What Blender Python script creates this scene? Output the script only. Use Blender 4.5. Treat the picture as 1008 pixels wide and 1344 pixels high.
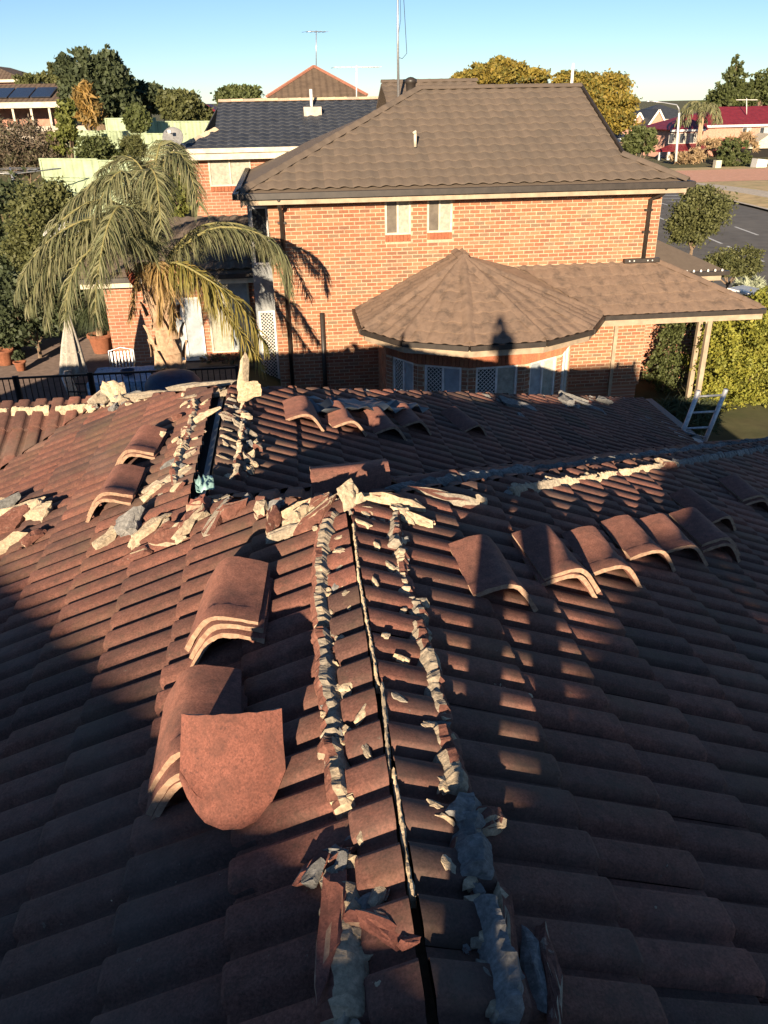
import bpy, bmesh, math, random
import numpy as np
from mathutils import Vector, Matrix, noise

for o in list(bpy.data.objects): bpy.data.objects.remove(o, do_unlink=True)
SC = bpy.context.scene
COL = SC.collection
rnd = random.Random(7)
nrng = np.random.default_rng(11)
rad = math.radians

# ---------------------------------------------------------------- camera
CAMP = Vector((0, 0, 6.67))
CAMR = Matrix(((0.993313,0.065868,-0.094816),(-0.114327,0.446959,-0.887219),(-0.016060,0.892126,0.451501)))
cd = bpy.data.cameras.new('camera'); cam = bpy.data.objects.new('camera', cd); COL.objects.link(cam)
cam.matrix_world = Matrix.Translation(CAMP) @ CAMR.to_4x4()
cd.sensor_fit = 'VERTICAL'; cd.sensor_height = 36.0; cd.lens = 36.0*1070/1344
cd.clip_start = 0.03; cd.clip_end = 3000
SC.camera = cam

# ---------------------------------------------------------------- light
LDIR = Vector((0.242,0.941,-0.235)).normalized()             # the way the light travels
W = bpy.data.worlds.new('World'); SC.world = W; W.use_nodes = True
wn = W.node_tree.nodes; wn.clear()
sky = wn.new('ShaderNodeTexSky'); sky.sky_type = 'NISHITA'; sky.sun_disc = False
sky.sun_elevation = math.asin(-LDIR.z); sky.sun_rotation = math.atan2(-LDIR.x, -LDIR.y)
sky.altitude = 50; sky.air_density = 0.75; sky.dust_density = 0.0; sky.ozone_density = 3.2
bg = wn.new('ShaderNodeBackground'); bg.inputs['Strength'].default_value = 0.060
wo = wn.new('ShaderNodeOutputWorld')
W.node_tree.links.new(sky.outputs[0], bg.inputs[0]); W.node_tree.links.new(bg.outputs[0], wo.inputs[0])
sd = bpy.data.lights.new('sun', 'SUN'); sd.energy = 5.0; sd.angle = rad(0.5); sd.color = (1.0, 0.81, 0.58)
sun = bpy.data.objects.new('sun', sd); COL.objects.link(sun)
sun.rotation_euler = LDIR.to_track_quat('-Z', 'Y').to_euler(); sun.location = (-20, -80, 60)
vs = SC.view_settings; vs.view_transform = 'Standard'; vs.look = 'None'; vs.exposure = 1.08; vs.gamma = 1.0
vs.use_curve_mapping = False

# ---------------------------------------------------------------- materials
def mat(name, cols, rough=0.85, noise_amt=0.25, noise_scale=6.0, spot=None, bump=0.0, bump_scale=60.0,
        metallic=0.0, spec=0.3, transl=0.0, palette=False, mottle=None, brick=None, wave=None, grit=None, chalk=None):
    """cols: list of base colours (picked per piece by its tint when palette, else mixed by noise)."""
    m = bpy.data.materials.new(name); m.use_nodes = True
    nt = m.node_tree; N = nt.nodes; L = nt.links; N.clear()
    out = N.new('ShaderNodeOutputMaterial'); p = N.new('ShaderNodeBsdfPrincipled')
    p.inputs['Roughness'].default_value = rough; p.inputs['Metallic'].default_value = metallic
    p.inputs['Specular IOR Level'].default_value = spec
    p.inputs['Diffuse Roughness'].default_value = (1.0 if rough > .7 else 0.0) if chalk is None else chalk     # chalky, weathered surfaces
    g = N.new('ShaderNodeNewGeometry'); pos = g.outputs['Position']
    def nz(scale, detail=4, rough_=.6):
        n = N.new('ShaderNodeTexNoise'); n.inputs['Scale'].default_value = scale
        n.inputs['Detail'].default_value = detail; n.inputs['Roughness'].default_value = rough_
        L.new(pos, n.inputs['Vector']); return n.outputs['Fac']
    ramp = N.new('ShaderNodeValToRGB'); cr = ramp.color_ramp
    if len(cols) == 1: cols = [cols[0], tuple(c*0.85 for c in cols[0])]
    n = len(cols)
    while len(cr.elements) < n: cr.elements.new(0.5)
    for i, c in enumerate(cols):
        cr.elements[i].position = i/(n-1); cr.elements[i].color = (*c, 1)
    if palette:
        at = N.new('ShaderNodeAttribute'); at.attribute_name = 'tint'
        oi = N.new('ShaderNodeObjectInfo')
        ad = N.new('ShaderNodeMath'); ad.operation = 'ADD'
        L.new(at.outputs['Fac'], ad.inputs[0]); L.new(oi.outputs['Random'], ad.inputs[1])
        fr = N.new('ShaderNodeMath'); fr.operation = 'FRACT'; L.new(ad.outputs[0], fr.inputs[0])
        L.new(fr.outputs[0], ramp.inputs['Fac'])
    else:
        mr = N.new('ShaderNodeMapRange'); mr.inputs[1].default_value = .3; mr.inputs[2].default_value = .7
        L.new(nz(noise_scale), mr.inputs[0]); L.new(mr.outputs[0], ramp.inputs['Fac'])
    col = ramp.outputs['Color']
    def mul(col, fac_sock, lo, hi, a=.3, b=.7):
        mr = N.new('ShaderNodeMapRange'); mr.inputs[1].default_value = a; mr.inputs[2].default_value = b
        mr.inputs[3].default_value = lo; mr.inputs[4].default_value = hi; L.new(fac_sock, mr.inputs[0])
        mx = N.new('ShaderNodeMix'); mx.data_type = 'RGBA'; mx.blend_type = 'MULTIPLY'; mx.inputs[0].default_value = 1
        L.new(col, mx.inputs[6]); L.new(mr.outputs[0], mx.inputs[7]); return mx.outputs[2]
    def over(col, fac_sock, c, a, b, amt=1.0):
        mr = N.new('ShaderNodeMapRange'); mr.inputs[1].default_value = a; mr.inputs[2].default_value = b
        mr.inputs[4].default_value = amt; L.new(fac_sock, mr.inputs[0])
        mx = N.new('ShaderNodeMix'); mx.data_type = 'RGBA'; L.new(mr.outputs[0], mx.inputs[0])
        L.new(col, mx.inputs[6]); mx.inputs[7].default_value = (*c, 1); return mx.outputs[2]
    if noise_amt: col = mul(col, nz(noise_scale*2.3, 5, .65), 1-noise_amt, 1+noise_amt)
    if grit: col = mul(col, nz(grit[0], 3, .75), 1-grit[1], 1+grit[1], .32, .68)
    if mottle:                       # (colour, scale, low, high, amount): stains and lichen with a shape of their own
        for (c, s, a, b, amt) in mottle: col = over(col, nz(s, 6, .7), c, a, b, amt)
    if brick:                        # far walls: too small to pick the bricks apart
        bw, bh, mortar, axis = brick
        sp = N.new('ShaderNodeSeparateXYZ'); L.new(pos, sp.inputs[0])
        cb = N.new('ShaderNodeCombineXYZ'); L.new(sp.outputs[axis], cb.inputs[0]); L.new(sp.outputs[2], cb.inputs[1])
        bt = N.new('ShaderNodeTexBrick'); bt.inputs['Scale'].default_value = 1; bt.inputs['Brick Width'].default_value = bw
        bt.inputs['Row Height'].default_value = bh; bt.inputs['Mortar Size'].default_value = .008
        bt.inputs['Color1'].default_value = (*cols[0], 1); bt.inputs['Color2'].default_value = (*cols[-1], 1)
        bt.inputs['Mortar'].default_value = (*mortar, 1); L.new(cb.outputs[0], bt.inputs['Vector']); col = bt.outputs['Color']
        col = mul(col, nz(2.0), .85, 1.15)
    L.new(col, p.inputs['Base Color'])
    hsock = None
    if bump: hsock = nz(bump_scale, 6, .7)
    if wave:                         # (axis, period): ribs of far roofs
        sp = N.new('ShaderNodeSeparateXYZ'); L.new(pos, sp.inputs[0])
        ml = N.new('ShaderNodeMath'); ml.operation = 'MULTIPLY'; ml.inputs[1].default_value = 2*math.pi/wave[1]
        L.new(sp.outputs[wave[0]], ml.inputs[0])
        sn = N.new('ShaderNodeMath'); sn.operation = 'SINE'; L.new(ml.outputs[0], sn.inputs[0]); hsock = sn.outputs[0]
    if hsock is not None:
        bp = N.new('ShaderNodeBump'); bp.inputs['Strength'].default_value = bump or .6
        bp.inputs['Distance'].default_value = .012 if wave is None else wave[2]
        L.new(hsock, bp.inputs['Height']); L.new(bp.outputs[0], p.inputs['Normal'])
    sh = p.outputs[0]
    if transl:
        tr = N.new('ShaderNodeBsdfTranslucent'); L.new(col, tr.inputs[0])
        mx = N.new('ShaderNodeMixShader'); mx.inputs[0].default_value = transl
        L.new(sh, mx.inputs[1]); L.new(tr.outputs[0], mx.inputs[2]); sh = mx.outputs[0]
    L.new(sh, out.inputs[0])
    return m

MT = {}
MT['tile'] = mat('roof_tile_brown', chalk=0.5, cols=[(.140,.067,.050),(.205,.086,.062),(.094,.053,.044),(.175,.077,.056),(.150,.069,.052),(.235,.097,.070),(.080,.048,.041),(.180,.073,.053)],
    rough=.9, grit=(130,.38), noise_amt=.22, noise_scale=9, palette=True, bump=.10, bump_scale=220, spec=.35,
    mottle=[((.055,.038,.032),4.0,.50,.70,.55),((.060,.046,.036),22.0,.52,.70,.55),((.12,.092,.058),1.6,.52,.66,.45),((.155,.125,.105),.9,.52,.68,.40),((.26,.25,.20),34.0,.66,.72,.5),((.34,.30,.24),80.0,.68,.73,.6)])
MT['tile_dusty'] = MT['tile']
MT['cap'] = mat('ridge_cap_brown', chalk=0.8, cols=[(.225,.100,.073),(.190,.086,.065),(.250,.110,.080)], rough=.85, noise_amt=.2, noise_scale=11, palette=True,
    bump=.08, bump_scale=220, grit=(140,.35), mottle=[((.09,.055,.045),9.0,.48,.70,.6),((.07,.045,.04),30.0,.54,.70,.5),((.40,.33,.26),90.0,.69,.74,.5)])
MT['cap_pink'] = mat('ridge_cap_red', [(.27,.105,.076),(.25,.098,.072)], rough=.9, noise_amt=.15, noise_scale=9,
    bump=.08, bump_scale=190, grit=(160,.32), mottle=[((.13,.062,.048),9.0,.48,.66,.65),((.09,.045,.04),75.0,.55,.66,.7)])
MT['cap_edge'] = mat('ridge_cap_cut_edge', [(.34,.21,.14),(.40,.27,.185),(.27,.155,.105)], rough=.9, noise_scale=25, bump=.3)
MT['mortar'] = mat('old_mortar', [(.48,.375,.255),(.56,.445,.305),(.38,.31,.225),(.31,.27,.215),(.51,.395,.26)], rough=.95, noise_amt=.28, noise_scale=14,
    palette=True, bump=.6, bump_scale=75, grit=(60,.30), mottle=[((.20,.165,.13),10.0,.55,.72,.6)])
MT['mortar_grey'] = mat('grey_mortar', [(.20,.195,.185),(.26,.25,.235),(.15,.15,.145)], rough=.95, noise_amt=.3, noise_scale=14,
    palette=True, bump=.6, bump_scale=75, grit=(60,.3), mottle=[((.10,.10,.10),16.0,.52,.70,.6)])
MT['painted'] = mat('painted_mortar', [(.20,.085,.062),(.16,.07,.052),(.24,.11,.08)], rough=.9, noise_amt=.25, noise_scale=16, bump=.5, bump_scale=80, grit=(70,.3),
    mottle=[((.45,.38,.30),22.0,.60,.70,.7)])
MT['dishgrey'] = mat('dish_grey', [(.22,.22,.22),(.19,.19,.19)], rough=.6)
MT['rachis'] = mat('palm_rachis', [(.20,.19,.07),(.26,.22,.09)], rough=.7)
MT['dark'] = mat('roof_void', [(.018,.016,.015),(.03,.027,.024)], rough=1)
MT['lead'] = mat('lead_flashing', [(.22,.24,.27),(.17,.19,.22)], rough=.5, noise_scale=10, spec=.5, bump=.3, bump_scale=20)
MT['tarp'] = mat('blue_grey_sheet', [(.055,.065,.080),(.045,.055,.070)], rough=.45, spec=.5, noise_scale=5)
MT['teal'] = mat('teal_plastic', [(.25,.42,.40),(.30,.48,.45)], rough=.4, spec=.5)
MT['timber'] = mat('old_timber', [(.12,.08,.05),(.18,.12,.07)], rough=.9, noise_scale=20)
MT['nbtile'] = mat('neighbour_tile', chalk=0.15, cols=[(.135,.105,.082),(.150,.115,.089),(.125,.099,.079),(.142,.109,.084)], rough=.8, noise_amt=.10, noise_scale=3, palette=True,
    bump=.2, bump_scale=90, mottle=[((.085,.068,.056),.9,.55,.75,.35)])
MT['baytile'] = mat('bay_tile', chalk=0.25, cols=[(.185,.128,.094),(.198,.136,.100),(.172,.120,.090)], rough=.8, noise_amt=.12, noise_scale=4, palette=True, bump=.2, bump_scale=90,
    mottle=[((.060,.047,.040),3.6,.50,.66,.6)])
MT['bluetile'] = mat('blue_tile', [(.040,.045,.056),(.052,.057,.068),(.034,.039,.050)], rough=.5, spec=.5, noise_amt=.15, noise_scale=3, palette=True)
MT['brick'] = mat('red_brick', [(.36,.155,.088),(.42,.195,.108),(.31,.126,.072),(.44,.225,.132),(.25,.165,.108),(.39,.168,.088),(.34,.142,.080),(.26,.128,.082)],
    rough=.9, mottle=[((.22,.12,.08),.45,.50,.75,.35)], noise_amt=.15, noise_scale=12, palette=True, bump=.3, bump_scale=80)
MT['soldier'] = mat('orange_brick', [(.40,.15,.08),(.34,.12,.065),(.44,.18,.09)], rough=.9, palette=True, noise_scale=12)
MT['joint'] = mat('brick_joint', [(.56,.44,.31),(.50,.39,.28)], rough=.95, noise_scale=5)
MT['farbrick'] = mat('far_brick', [(.37,.155,.095),(.44,.20,.12)], brick=(.24,.086,(.50,.40,.30),0), rough=.9)
MT['farbrick_side'] = mat('far_brick_side', [(.37,.155,.095),(.44,.20,.12)], brick=(.24,.086,(.50,.40,.30),1), rough=.9)
MT['pinkbrick'] = mat('pink_brick', [(.50,.27,.20),(.55,.32,.24)], rough=.9, noise_scale=2)
MT['gutter'] = mat('dark_gutter', [(.035,.028,.024),(.045,.036,.03)], rough=.45, spec=.5, noise_scale=3)
MT['fascia'] = mat('beige_fascia', [(.40,.31,.22),(.36,.28,.20)], rough=.6, noise_scale=2)
MT['cream'] = mat('cream_paint', [(.60,.54,.42),(.56,.50,.39)], rough=.6, noise_scale=2)
MT['white'] = mat('white_paint', [(.76,.74,.70),(.70,.68,.64)], rough=.5, noise_scale=2)
MT['render'] = mat('pale_render', [(.34,.35,.35),(.28,.30,.31)], rough=.9, noise_scale=3)
MT['glass'] = mat('window_glass', [(.045,.055,.065),(.06,.07,.08)], rough=.06, spec=.9, noise_scale=1)
MT['curtain'] = mat('pale_curtain', [(.46,.44,.36),(.38,.37,.31)], rough=.8, noise_scale=5)
MT['blind'] = mat('pale_blue_blind', [(.38,.42,.45),(.33,.37,.40)], rough=.35, spec=.5, noise_scale=2)
MT['brownpane'] = mat('brown_pane', [(.17,.145,.115),(.13,.11,.09)], rough=.25, spec=.6, noise_scale=3)  # brown-grey pane of the upper windows
MT['screen'] = mat('dark_flyscreen', [(.05,.06,.06),(.04,.05,.05)], rough=.7)
MT['metal'] = mat('galvanised_metal', [(.55,.56,.58),(.48,.49,.51)], rough=.4, metallic=.7, noise_scale=8)
MT['alu'] = mat('aluminium', [(.62,.62,.62),(.5,.5,.5)], rough=.45, metallic=.4, noise_scale=8)
MT['black'] = mat('black_metal', [(.012,.012,.013),(.02,.02,.02)], rough=.5)
MT['red_roof'] = mat('maroon_roof', [(.20,.022,.030),(.23,.028,.036)], rough=.5, noise_scale=.6, wave=(0,.76,.03), bump=.4)
MT['grey_roof'] = mat('grey_roof', [(.05,.055,.065),(.06,.065,.075)], rough=.55, noise_scale=.6, wave=(0,.6,.03), bump=.4)
MT['brown_roof'] = mat('brown_roof', chalk=0.3, cols=[(.12,.085,.062),(.14,.10,.07)], rough=.8, noise_scale=1.5, wave=(0,.30,.04), bump=.7)
MT['red_ridge'] = mat('red_ridge', [(.30,.13,.09),(.27,.12,.08)], rough=.8)
MT['solar'] = mat('solar_panel', [(.02,.025,.04),(.03,.035,.05)], rough=.25, spec=.6)
MT['greenfence'] = mat('pale_green_fence', [(.36,.44,.28),(.34,.41,.26)], rough=.6, noise_scale=1.0, wave=(0,.19,.02), bump=.5)
MT['asphalt'] = mat('asphalt', chalk=0.1, cols=[(.115,.108,.100),(.135,.126,.116)], rough=.9, noise_amt=.2, noise_scale=.5, mottle=[((.17,.16,.145),.25,.5,.7,.5)])
MT['linepaint'] = mat('road_paint', [(.75,.74,.70),(.62,.61,.58)], rough=.7, noise_scale=8)
MT['concrete'] = mat('pale_concrete', chalk=0.1, cols=[(.46,.40,.33),(.52,.46,.38)], rough=.9, noise_scale=2)
MT['salmon'] = mat('salmon_paving', chalk=0.1, cols=[(.66,.34,.22),(.70,.38,.25)], rough=.9, noise_scale=1)
MT['paving'] = mat('dark_paving', [(.10,.075,.065),(.13,.095,.08)], rough=.9, noise_scale=3)
MT['ground'] = mat('garden_ground', chalk=0.3, cols=[(.045,.055,.022),(.08,.075,.036),(.055,.05,.028)], rough=1, noise_amt=.3, noise_scale=.35, bump=.5, bump_scale=4)
MT['drygrass'] = mat('dry_grass', chalk=0.1, cols=[(.56,.41,.22),(.48,.36,.19),(.38,.32,.15)], rough=1, noise_amt=.3, noise_scale=.5, bump=.6, bump_scale=9)
MT['terracotta'] = mat('terracotta', [(.26,.10,.055),(.23,.09,.05)], rough=.8)
MT['canvas'] = mat('umbrella_canvas', [(.36,.33,.29),(.42,.39,.34)], rough=.9, noise_scale=12)
MT['bluecloth'] = mat('blue_white_cloth', [(.45,.58,.68),(.20,.34,.55),(.60,.68,.72)], rough=.7, noise_scale=7)
MT['navy'] = mat('navy_plastic', [(.03,.055,.11),(.025,.045,.09)], rough=.5)
MT['bark'] = mat('bark', [(.16,.11,.075),(.22,.16,.11),(.12,.085,.06)], rough=1, noise_amt=.3, noise_scale=6, bump=.6, bump_scale=25)
MT['palmbark'] = mat('palm_bark', [(.34,.22,.14),(.46,.33,.22),(.26,.16,.10)], rough=.95, noise_amt=.3, noise_scale=5, bump=.7, bump_scale=14)
MT['spathe'] = mat('palm_spathe', [(.52,.34,.17),(.44,.26,.12)], rough=.7, noise_scale=6)
MT['spathe_red'] = mat('palm_spathe_red', [(.22,.05,.03),(.28,.08,.04)], rough=.7, noise_scale=6)
MT['skin'] = mat('skin', [(.50,.30,.21),(.46,.27,.19)], rough=.6, noise_scale=9)
MT['jeans'] = mat('dark_jeans', [(.03,.04,.06),(.04,.05,.075)], rough=.9, noise_scale=20)
MT['shirt'] = mat('grey_shirt', [(.10,.10,.11),(.12,.12,.13)], rough=.9, noise_scale=20)
MT['hair'] = mat('dark_hair', [(.03,.02,.015),(.04,.028,.02)], rough=.7)
def leafmat(name, cols, transl=.25): return mat(name, cols, rough=.6, noise_amt=.2, noise_scale=1.2, palette=True, transl=transl, spec=.35)
MT['leaf_palm'] = leafmat('palm_leaf', [(.150,.160,.075),(.215,.215,.105),(.105,.120,.055),(.29,.27,.15),(.175,.18,.085),(.25,.235,.125)])
MT['leaf_straw2'] = leafmat('palm_leaf_yellow', [(.24,.21,.05),(.32,.26,.07),(.17,.165,.045),(.38,.28,.08)])
MT['leaf_dry'] = leafmat('palm_leaf_dry', [(.40,.26,.10),(.34,.22,.09),(.46,.33,.14)])
MT['leaf_olive'] = leafmat('olive_leaf', [(.105,.115,.040),(.145,.150,.055),(.075,.085,.032)])
MT['leaf_dark'] = leafmat('dark_leaf', [(.062,.080,.040),(.088,.108,.050),(.045,.060,.030)])
MT['leaf_mid'] = leafmat('mid_leaf', [(.085,.105,.035),(.115,.135,.045),(.065,.080,.028)])
MT['leaf_lime'] = leafmat('lime_leaf', [(.14,.16,.04),(.19,.20,.05),(.10,.12,.03)])
MT['leaf_bright'] = leafmat('bright_leaf', [(.26,.27,.045),(.34,.33,.055),(.19,.21,.04),(.38,.35,.06)])
MT['leaf_gold'] = leafmat('gold_leaf', [(.25,.195,.040),(.32,.235,.042),(.19,.17,.04),(.12,.135,.04),(.28,.19,.035),(.14,.145,.04)])
MT['leaf_orange'] = leafmat('orange_leaf', [(.30,.18,.05),(.36,.22,.06),(.20,.14,.05),(.15,.13,.045)])
MT['leaf_mauve'] = leafmat('mauve_leaf', [(.15,.115,.080),(.19,.145,.10),(.11,.09,.06),(.12,.12,.06)])
MT['leaf_grey'] = leafmat('grey_leaf', [(.32,.36,.24),(.40,.43,.30),(.25,.29,.19)])
MT['leaf_straw'] = leafmat('straw_leaf', [(.40,.28,.15),(.48,.35,.20),(.33,.22,.12)])

# ---------------------------------------------------------------- helpers
def tag(o, label=None, cat=None, group=None, kind=None):
    if label: o['label'] = label
    if cat: o['category'] = cat
    if group: o['group'] = group
    if kind: o['kind'] = kind
    return o
def link(o, parent=None):
    COL.objects.link(o)
    if parent is not None: o.parent = parent
    return o
def empty(name, label, cat, loc=(0,0,0), group=None):
    o = bpy.data.objects.new(name, None); link(o); o.location = loc; o.empty_display_size = .2
    return tag(o, label, cat, group)
def npmesh(name, V, F, mats, smooth=False, tint=None, mi=None):
    """V (n,3) array, F list of index tuples or (m,k) array"""
    me = bpy.data.meshes.new(name)
    V = np.asarray(V, dtype=np.float32)
    if isinstance(F, np.ndarray):
        m, k = F.shape
        me.vertices.add(len(V)); me.vertices.foreach_set('co', V.ravel())
        me.loops.add(m*k); me.loops.foreach_set('vertex_index', F.astype(np.int32).ravel())
        me.polygons.add(m); me.polygons.foreach_set('loop_start', np.arange(0, m*k, k, dtype=np.int32))
        me.polygons.foreach_set('loop_total', np.full(m, k, dtype=np.int32))
        me.update(calc_edges=True)
    else:
        me.from_pydata(V.tolist(), [], F)
    for m_ in (mats if isinstance(mats, (list, tuple)) else [mats]): me.materials.append(m_)
    nf = len(me.polygons)
    if smooth is True: me.polygons.foreach_set('use_smooth', np.ones(nf, dtype=bool))
    elif smooth is not False: me.polygons.foreach_set('use_smooth', np.asarray(smooth, dtype=bool))
    if mi is not None: me.polygons.foreach_set('material_index', np.asarray(mi, dtype=np.int32))
    if tint is not None:
        a = me.attributes.new('tint', 'FLOAT', 'FACE'); a.data.foreach_set('value', np.asarray(tint, dtype=np.float32))
    me.validate()
    return me
def place(name, me, parent=None, loc=None, mw=None):
    o = bpy.data.objects.new(name, me); link(o, parent)
    base = Vector((0,0,0)) if parent is None else parent_origin(parent)
    if mw is not None: o.matrix_basis = Matrix.Translation(-base) @ mw
    else: o.location = (Vector(loc) if loc is not None else Vector((0,0,0))) - base
    return o
def parent_origin(p):
    v = Vector((0,0,0))
    while p is not None: v += p.location; p = p.parent
    return v
class MB:
    """collects geometry in world coordinates"""
    def __init__(s): s.V = []; s.F = []; s.T = []; s.MI = []; s.S = []
    def add(s, vs, fs, t=None, mi=0, smooth=False):
        b = len(s.V); s.V.extend([tuple(v) for v in vs])
        tt = rnd.random() if t is None else t
        for f in fs: s.F.append(tuple(b+i for i in f)); s.T.append(tt); s.MI.append(mi); s.S.append(smooth)
        return s
    def box(s, x0, x1, y0, y1, z0, z1, t=None, mi=0):
        v = [(x0,y0,z0),(x1,y0,z0),(x1,y1,z0),(x0,y1,z0),(x0,y0,z1),(x1,y0,z1),(x1,y1,z1),(x0,y1,z1)]
        return s.add(v, [(0,3,2,1),(4,5,6,7),(0,1,5,4),(1,2,6,5),(2,3,7,6),(3,0,4,7)], t, mi)
    def bar(s, a, b, w, h, up=(0,0,1), t=None, mi=0):
        a = Vector(a); b = Vector(b); d = (b-a).normalized(); u = Vector(up); r = d.cross(u)
        if r.length < 1e-4: r = d.cross(Vector((1,0,0)))
        r.normalize(); u = r.cross(d)
        v = [p + r*sx*w/2 + u*sz*h/2 for p in (a, b) for sx, sz in ((-1,-1),(1,-1),(1,1),(-1,1))]
        return s.add(v, [(0,1,2,3),(7,6,5,4),(0,4,5,1),(1,5,6,2),(2,6,7,3),(3,7,4,0)], t, mi)
    def tube(s, pts, rs, n=8, t=None, mi=0, cap=True):
        pts = [Vector(p) for p in pts]
        if not isinstance(rs, (list, tuple)): rs = [rs]*len(pts)
        vs = []; fs = []; ref = None
        for i, p in enumerate(pts):
            d = (pts[min(i+1, len(pts)-1)] - pts[max(i-1, 0)])
            d = d.normalized() if d.length > 1e-6 else Vector((0,0,1))
            if ref is None: ref = d.orthogonal().normalized()
            ref = (ref - d*ref.dot(d)); ref = ref.normalized() if ref.length > 1e-6 else d.orthogonal().normalized()
            q = d.cross(ref)
            for k in range(n):
                a = 2*math.pi*k/n; vs.append(p + (ref*math.cos(a) + q*math.sin(a))*rs[i])
        for i in range(len(pts)-1):
            for k in range(n): fs.append((i*n+k, i*n+(k+1)%n, (i+1)*n+(k+1)%n, (i+1)*n+k))
        if cap: fs.append(tuple(range(n-1, -1, -1))); fs.append(tuple((len(pts)-1)*n+k for k in range(n)))
        return s.add(vs, fs, t, mi, True)
    def poly(s, pts, t=None, mi=0): return s.add(pts, [tuple(range(len(pts)))], t, mi)
    def slab(s, pts, th, t=None, mi=0):
        """planar polygon given a thickness downwards along its normal"""
        P = [Vector(p) for p in pts]; nn = Vector((0,0,0))
        for i in range(len(P)): nn += (P[i]-P[0]).cross(P[(i+1) % len(P)]-P[0])
        nn.normalize(); k = len(P)
        if nn.z < -.01: P.reverse(); nn = -nn
        vs = P + [p - nn*th for p in P]
        fs = [tuple(range(k)), tuple(range(2*k-1, k-1, -1))] + [(i, i+k, (i+1)%k+k, (i+1)%k) for i in range(k)]
        return s.add(vs, fs, t, mi)
    def lathe(s, prof, c=(0,0,0), n=16, t=None, mi=0):
        vs = []; fs = []
        for r, z in prof:
            for k in range(n): a = 2*math.pi*k/n; vs.append((c[0]+r*math.cos(a), c[1]+r*math.sin(a), c[2]+z))
        for i in range(len(prof)-1):
            for k in range(n): fs.append((i*n+k, i*n+(k+1)%n, (i+1)*n+(k+1)%n, (i+1)*n+k))
        return s.add(vs, fs, t, mi, True)
    def build(s, name, m, parent=None, origin=None, kind=None):
        base = parent_origin(parent) if parent is not None else (Vector(origin) if origin is not None else Vector((0,0,0)))
        V = np.array(s.V, dtype=np.float32) - np.array(base[:], dtype=np.float32)
        me = npmesh(name, V, s.F, m, smooth=s.S, tint=s.T, mi=s.MI)
        o = bpy.data.objects.new(name, me); link(o, parent)
        if parent is None: o.location = base
        if kind: o['kind'] = kind
        return o
def ss(a, b, x):
    t = np.clip((np.asarray(x, dtype=float)-a)/(b-a), 0, 1); return t*t*(3-2*t)

# ================================================================ the ground, road, paths
def gz(x, y):
    x = np.asarray(x, dtype=float); y = np.asarray(y, dtype=float)
    z = -.6 + 1.3*ss(2.0,-1.5,x)*ss(9,13,y) + 3.9*ss(24,55,y)*ss(12,-8,x)
    z = z - 4.6*ss(48,170,y)*ss(12,28,x) + .4*ss(33.5,37,x - .115*(y-48))*ss(20,40,y)*(1-ss(48,120,y))
    return z
def gzf(x, y): return float(gz(x, y))
def sheet(name, m, xs, ys, dz=0.0, kind='structure', xoff=None):
    X, Y = np.meshgrid(xs, ys); 
    if xoff is not None: X = X + xoff(Y)
    Z = gz(X, Y) + dz
    V = np.stack([X, Y, Z], -1).reshape(-1, 3); nx = len(xs); ny = len(ys)
    i = np.arange(nx*ny).reshape(ny, nx)
    F = np.stack([i[:-1,:-1], i[:-1,1:], i[1:,1:], i[1:,:-1]], -1).reshape(-1, 4)
    o = place(name, npmesh(name, V, F, m, smooth=True)); o['kind'] = kind; return o
xs = np.concatenate([np.linspace(-900,-80,12), np.linspace(-75,75,76), np.linspace(80,900,12)])
ys = np.concatenate([np.linspace(-300,-40,8), np.linspace(-35,130,84), np.linspace(140,1800,20)])
sheet('ground', MT['ground'], xs, ys)
rx = lambda Y: .115*(Y-48)
yr = np.linspace(-30, 230, 130)
sheet('road', MT['asphalt'], np.linspace(18.6, 31.9, 8), yr, .03, xoff=rx)
sheet('far_kerb', MT['concrete'], np.array([31.9,31.95,32.2,32.25]), yr, .16, xoff=rx)
sheet('near_kerb', MT['concrete'], np.array([18.2,18.25,18.5,18.6]), yr, .16, xoff=rx)
sheet('nature_strip', MT['drygrass'], np.linspace(32.25, 35.0, 4), yr, .14, xoff=rx)
sheet('footpath', MT['concrete'], np.linspace(35.0, 36.6, 3), yr, .12, xoff=rx)
sheet('front_lawn', MT['drygrass'], np.linspace(36.6, 90, 12), np.linspace(40, 84, 16), .10, xoff=rx)
sheet('front_lawn_beyond', MT['drygrass'], np.linspace(36.6, 120, 14), np.linspace(132.1, 230, 24), .10, xoff=rx)
sheet('driveway', MT['salmon'], np.linspace(36.6, 110, 14), np.linspace(84.1, 132, 24), .11, xoff=rx)
sheet('patio', MT['paving'], np.linspace(-14, -1.2, 8), np.linspace(13.5, 24, 8), .02)
def mark(pts, label):
    b = MB(); b.poly([(x, y, gzf(x, y)+.037) for x, y in pts])
    return tag(b.build('road_marking', MT['linepaint']), label, 'road marking', 'white lines painted on the street')
def dash(x, y0, y1, w, label):
    mark([(x+rx(y0)-w/2, y0), (x+rx(y0)+w/2, y0), (x+rx(y1)+w/2, y1), (x+rx(y1)-w/2, y1)], label)
k = 0
names = ['nearest', 'second', 'third', 'fourth', 'fifth', 'sixth', 'seventh']
for y0, y1 in ((20,26),(29.5,35),(38,42.6),(43.4,48.2),(51,56.5),(59,64)):
    dash(23.75, y0, y1, .16, 'long white line on the near side of the street, %s from the camera' % names[k]); k += 1
for k, y0 in enumerate((37.5, 45.8, 53.8, 62)): dash(26.85, y0, y0+3.4, .16, 'short white centre dash of the street, %s from the camera' % names[k])
for k in range(4):
    y = 60.5+k*3.0; x = 29.2+rx(y)+.15*k
    mark([(x-1.6, y+1.6), (x-1.1, y+1.2), (x+1.2, y+.35), (x+1.2, y+.95)], 'slanted white bar painted on the street near the corner, %s of four' % names[k])

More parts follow.
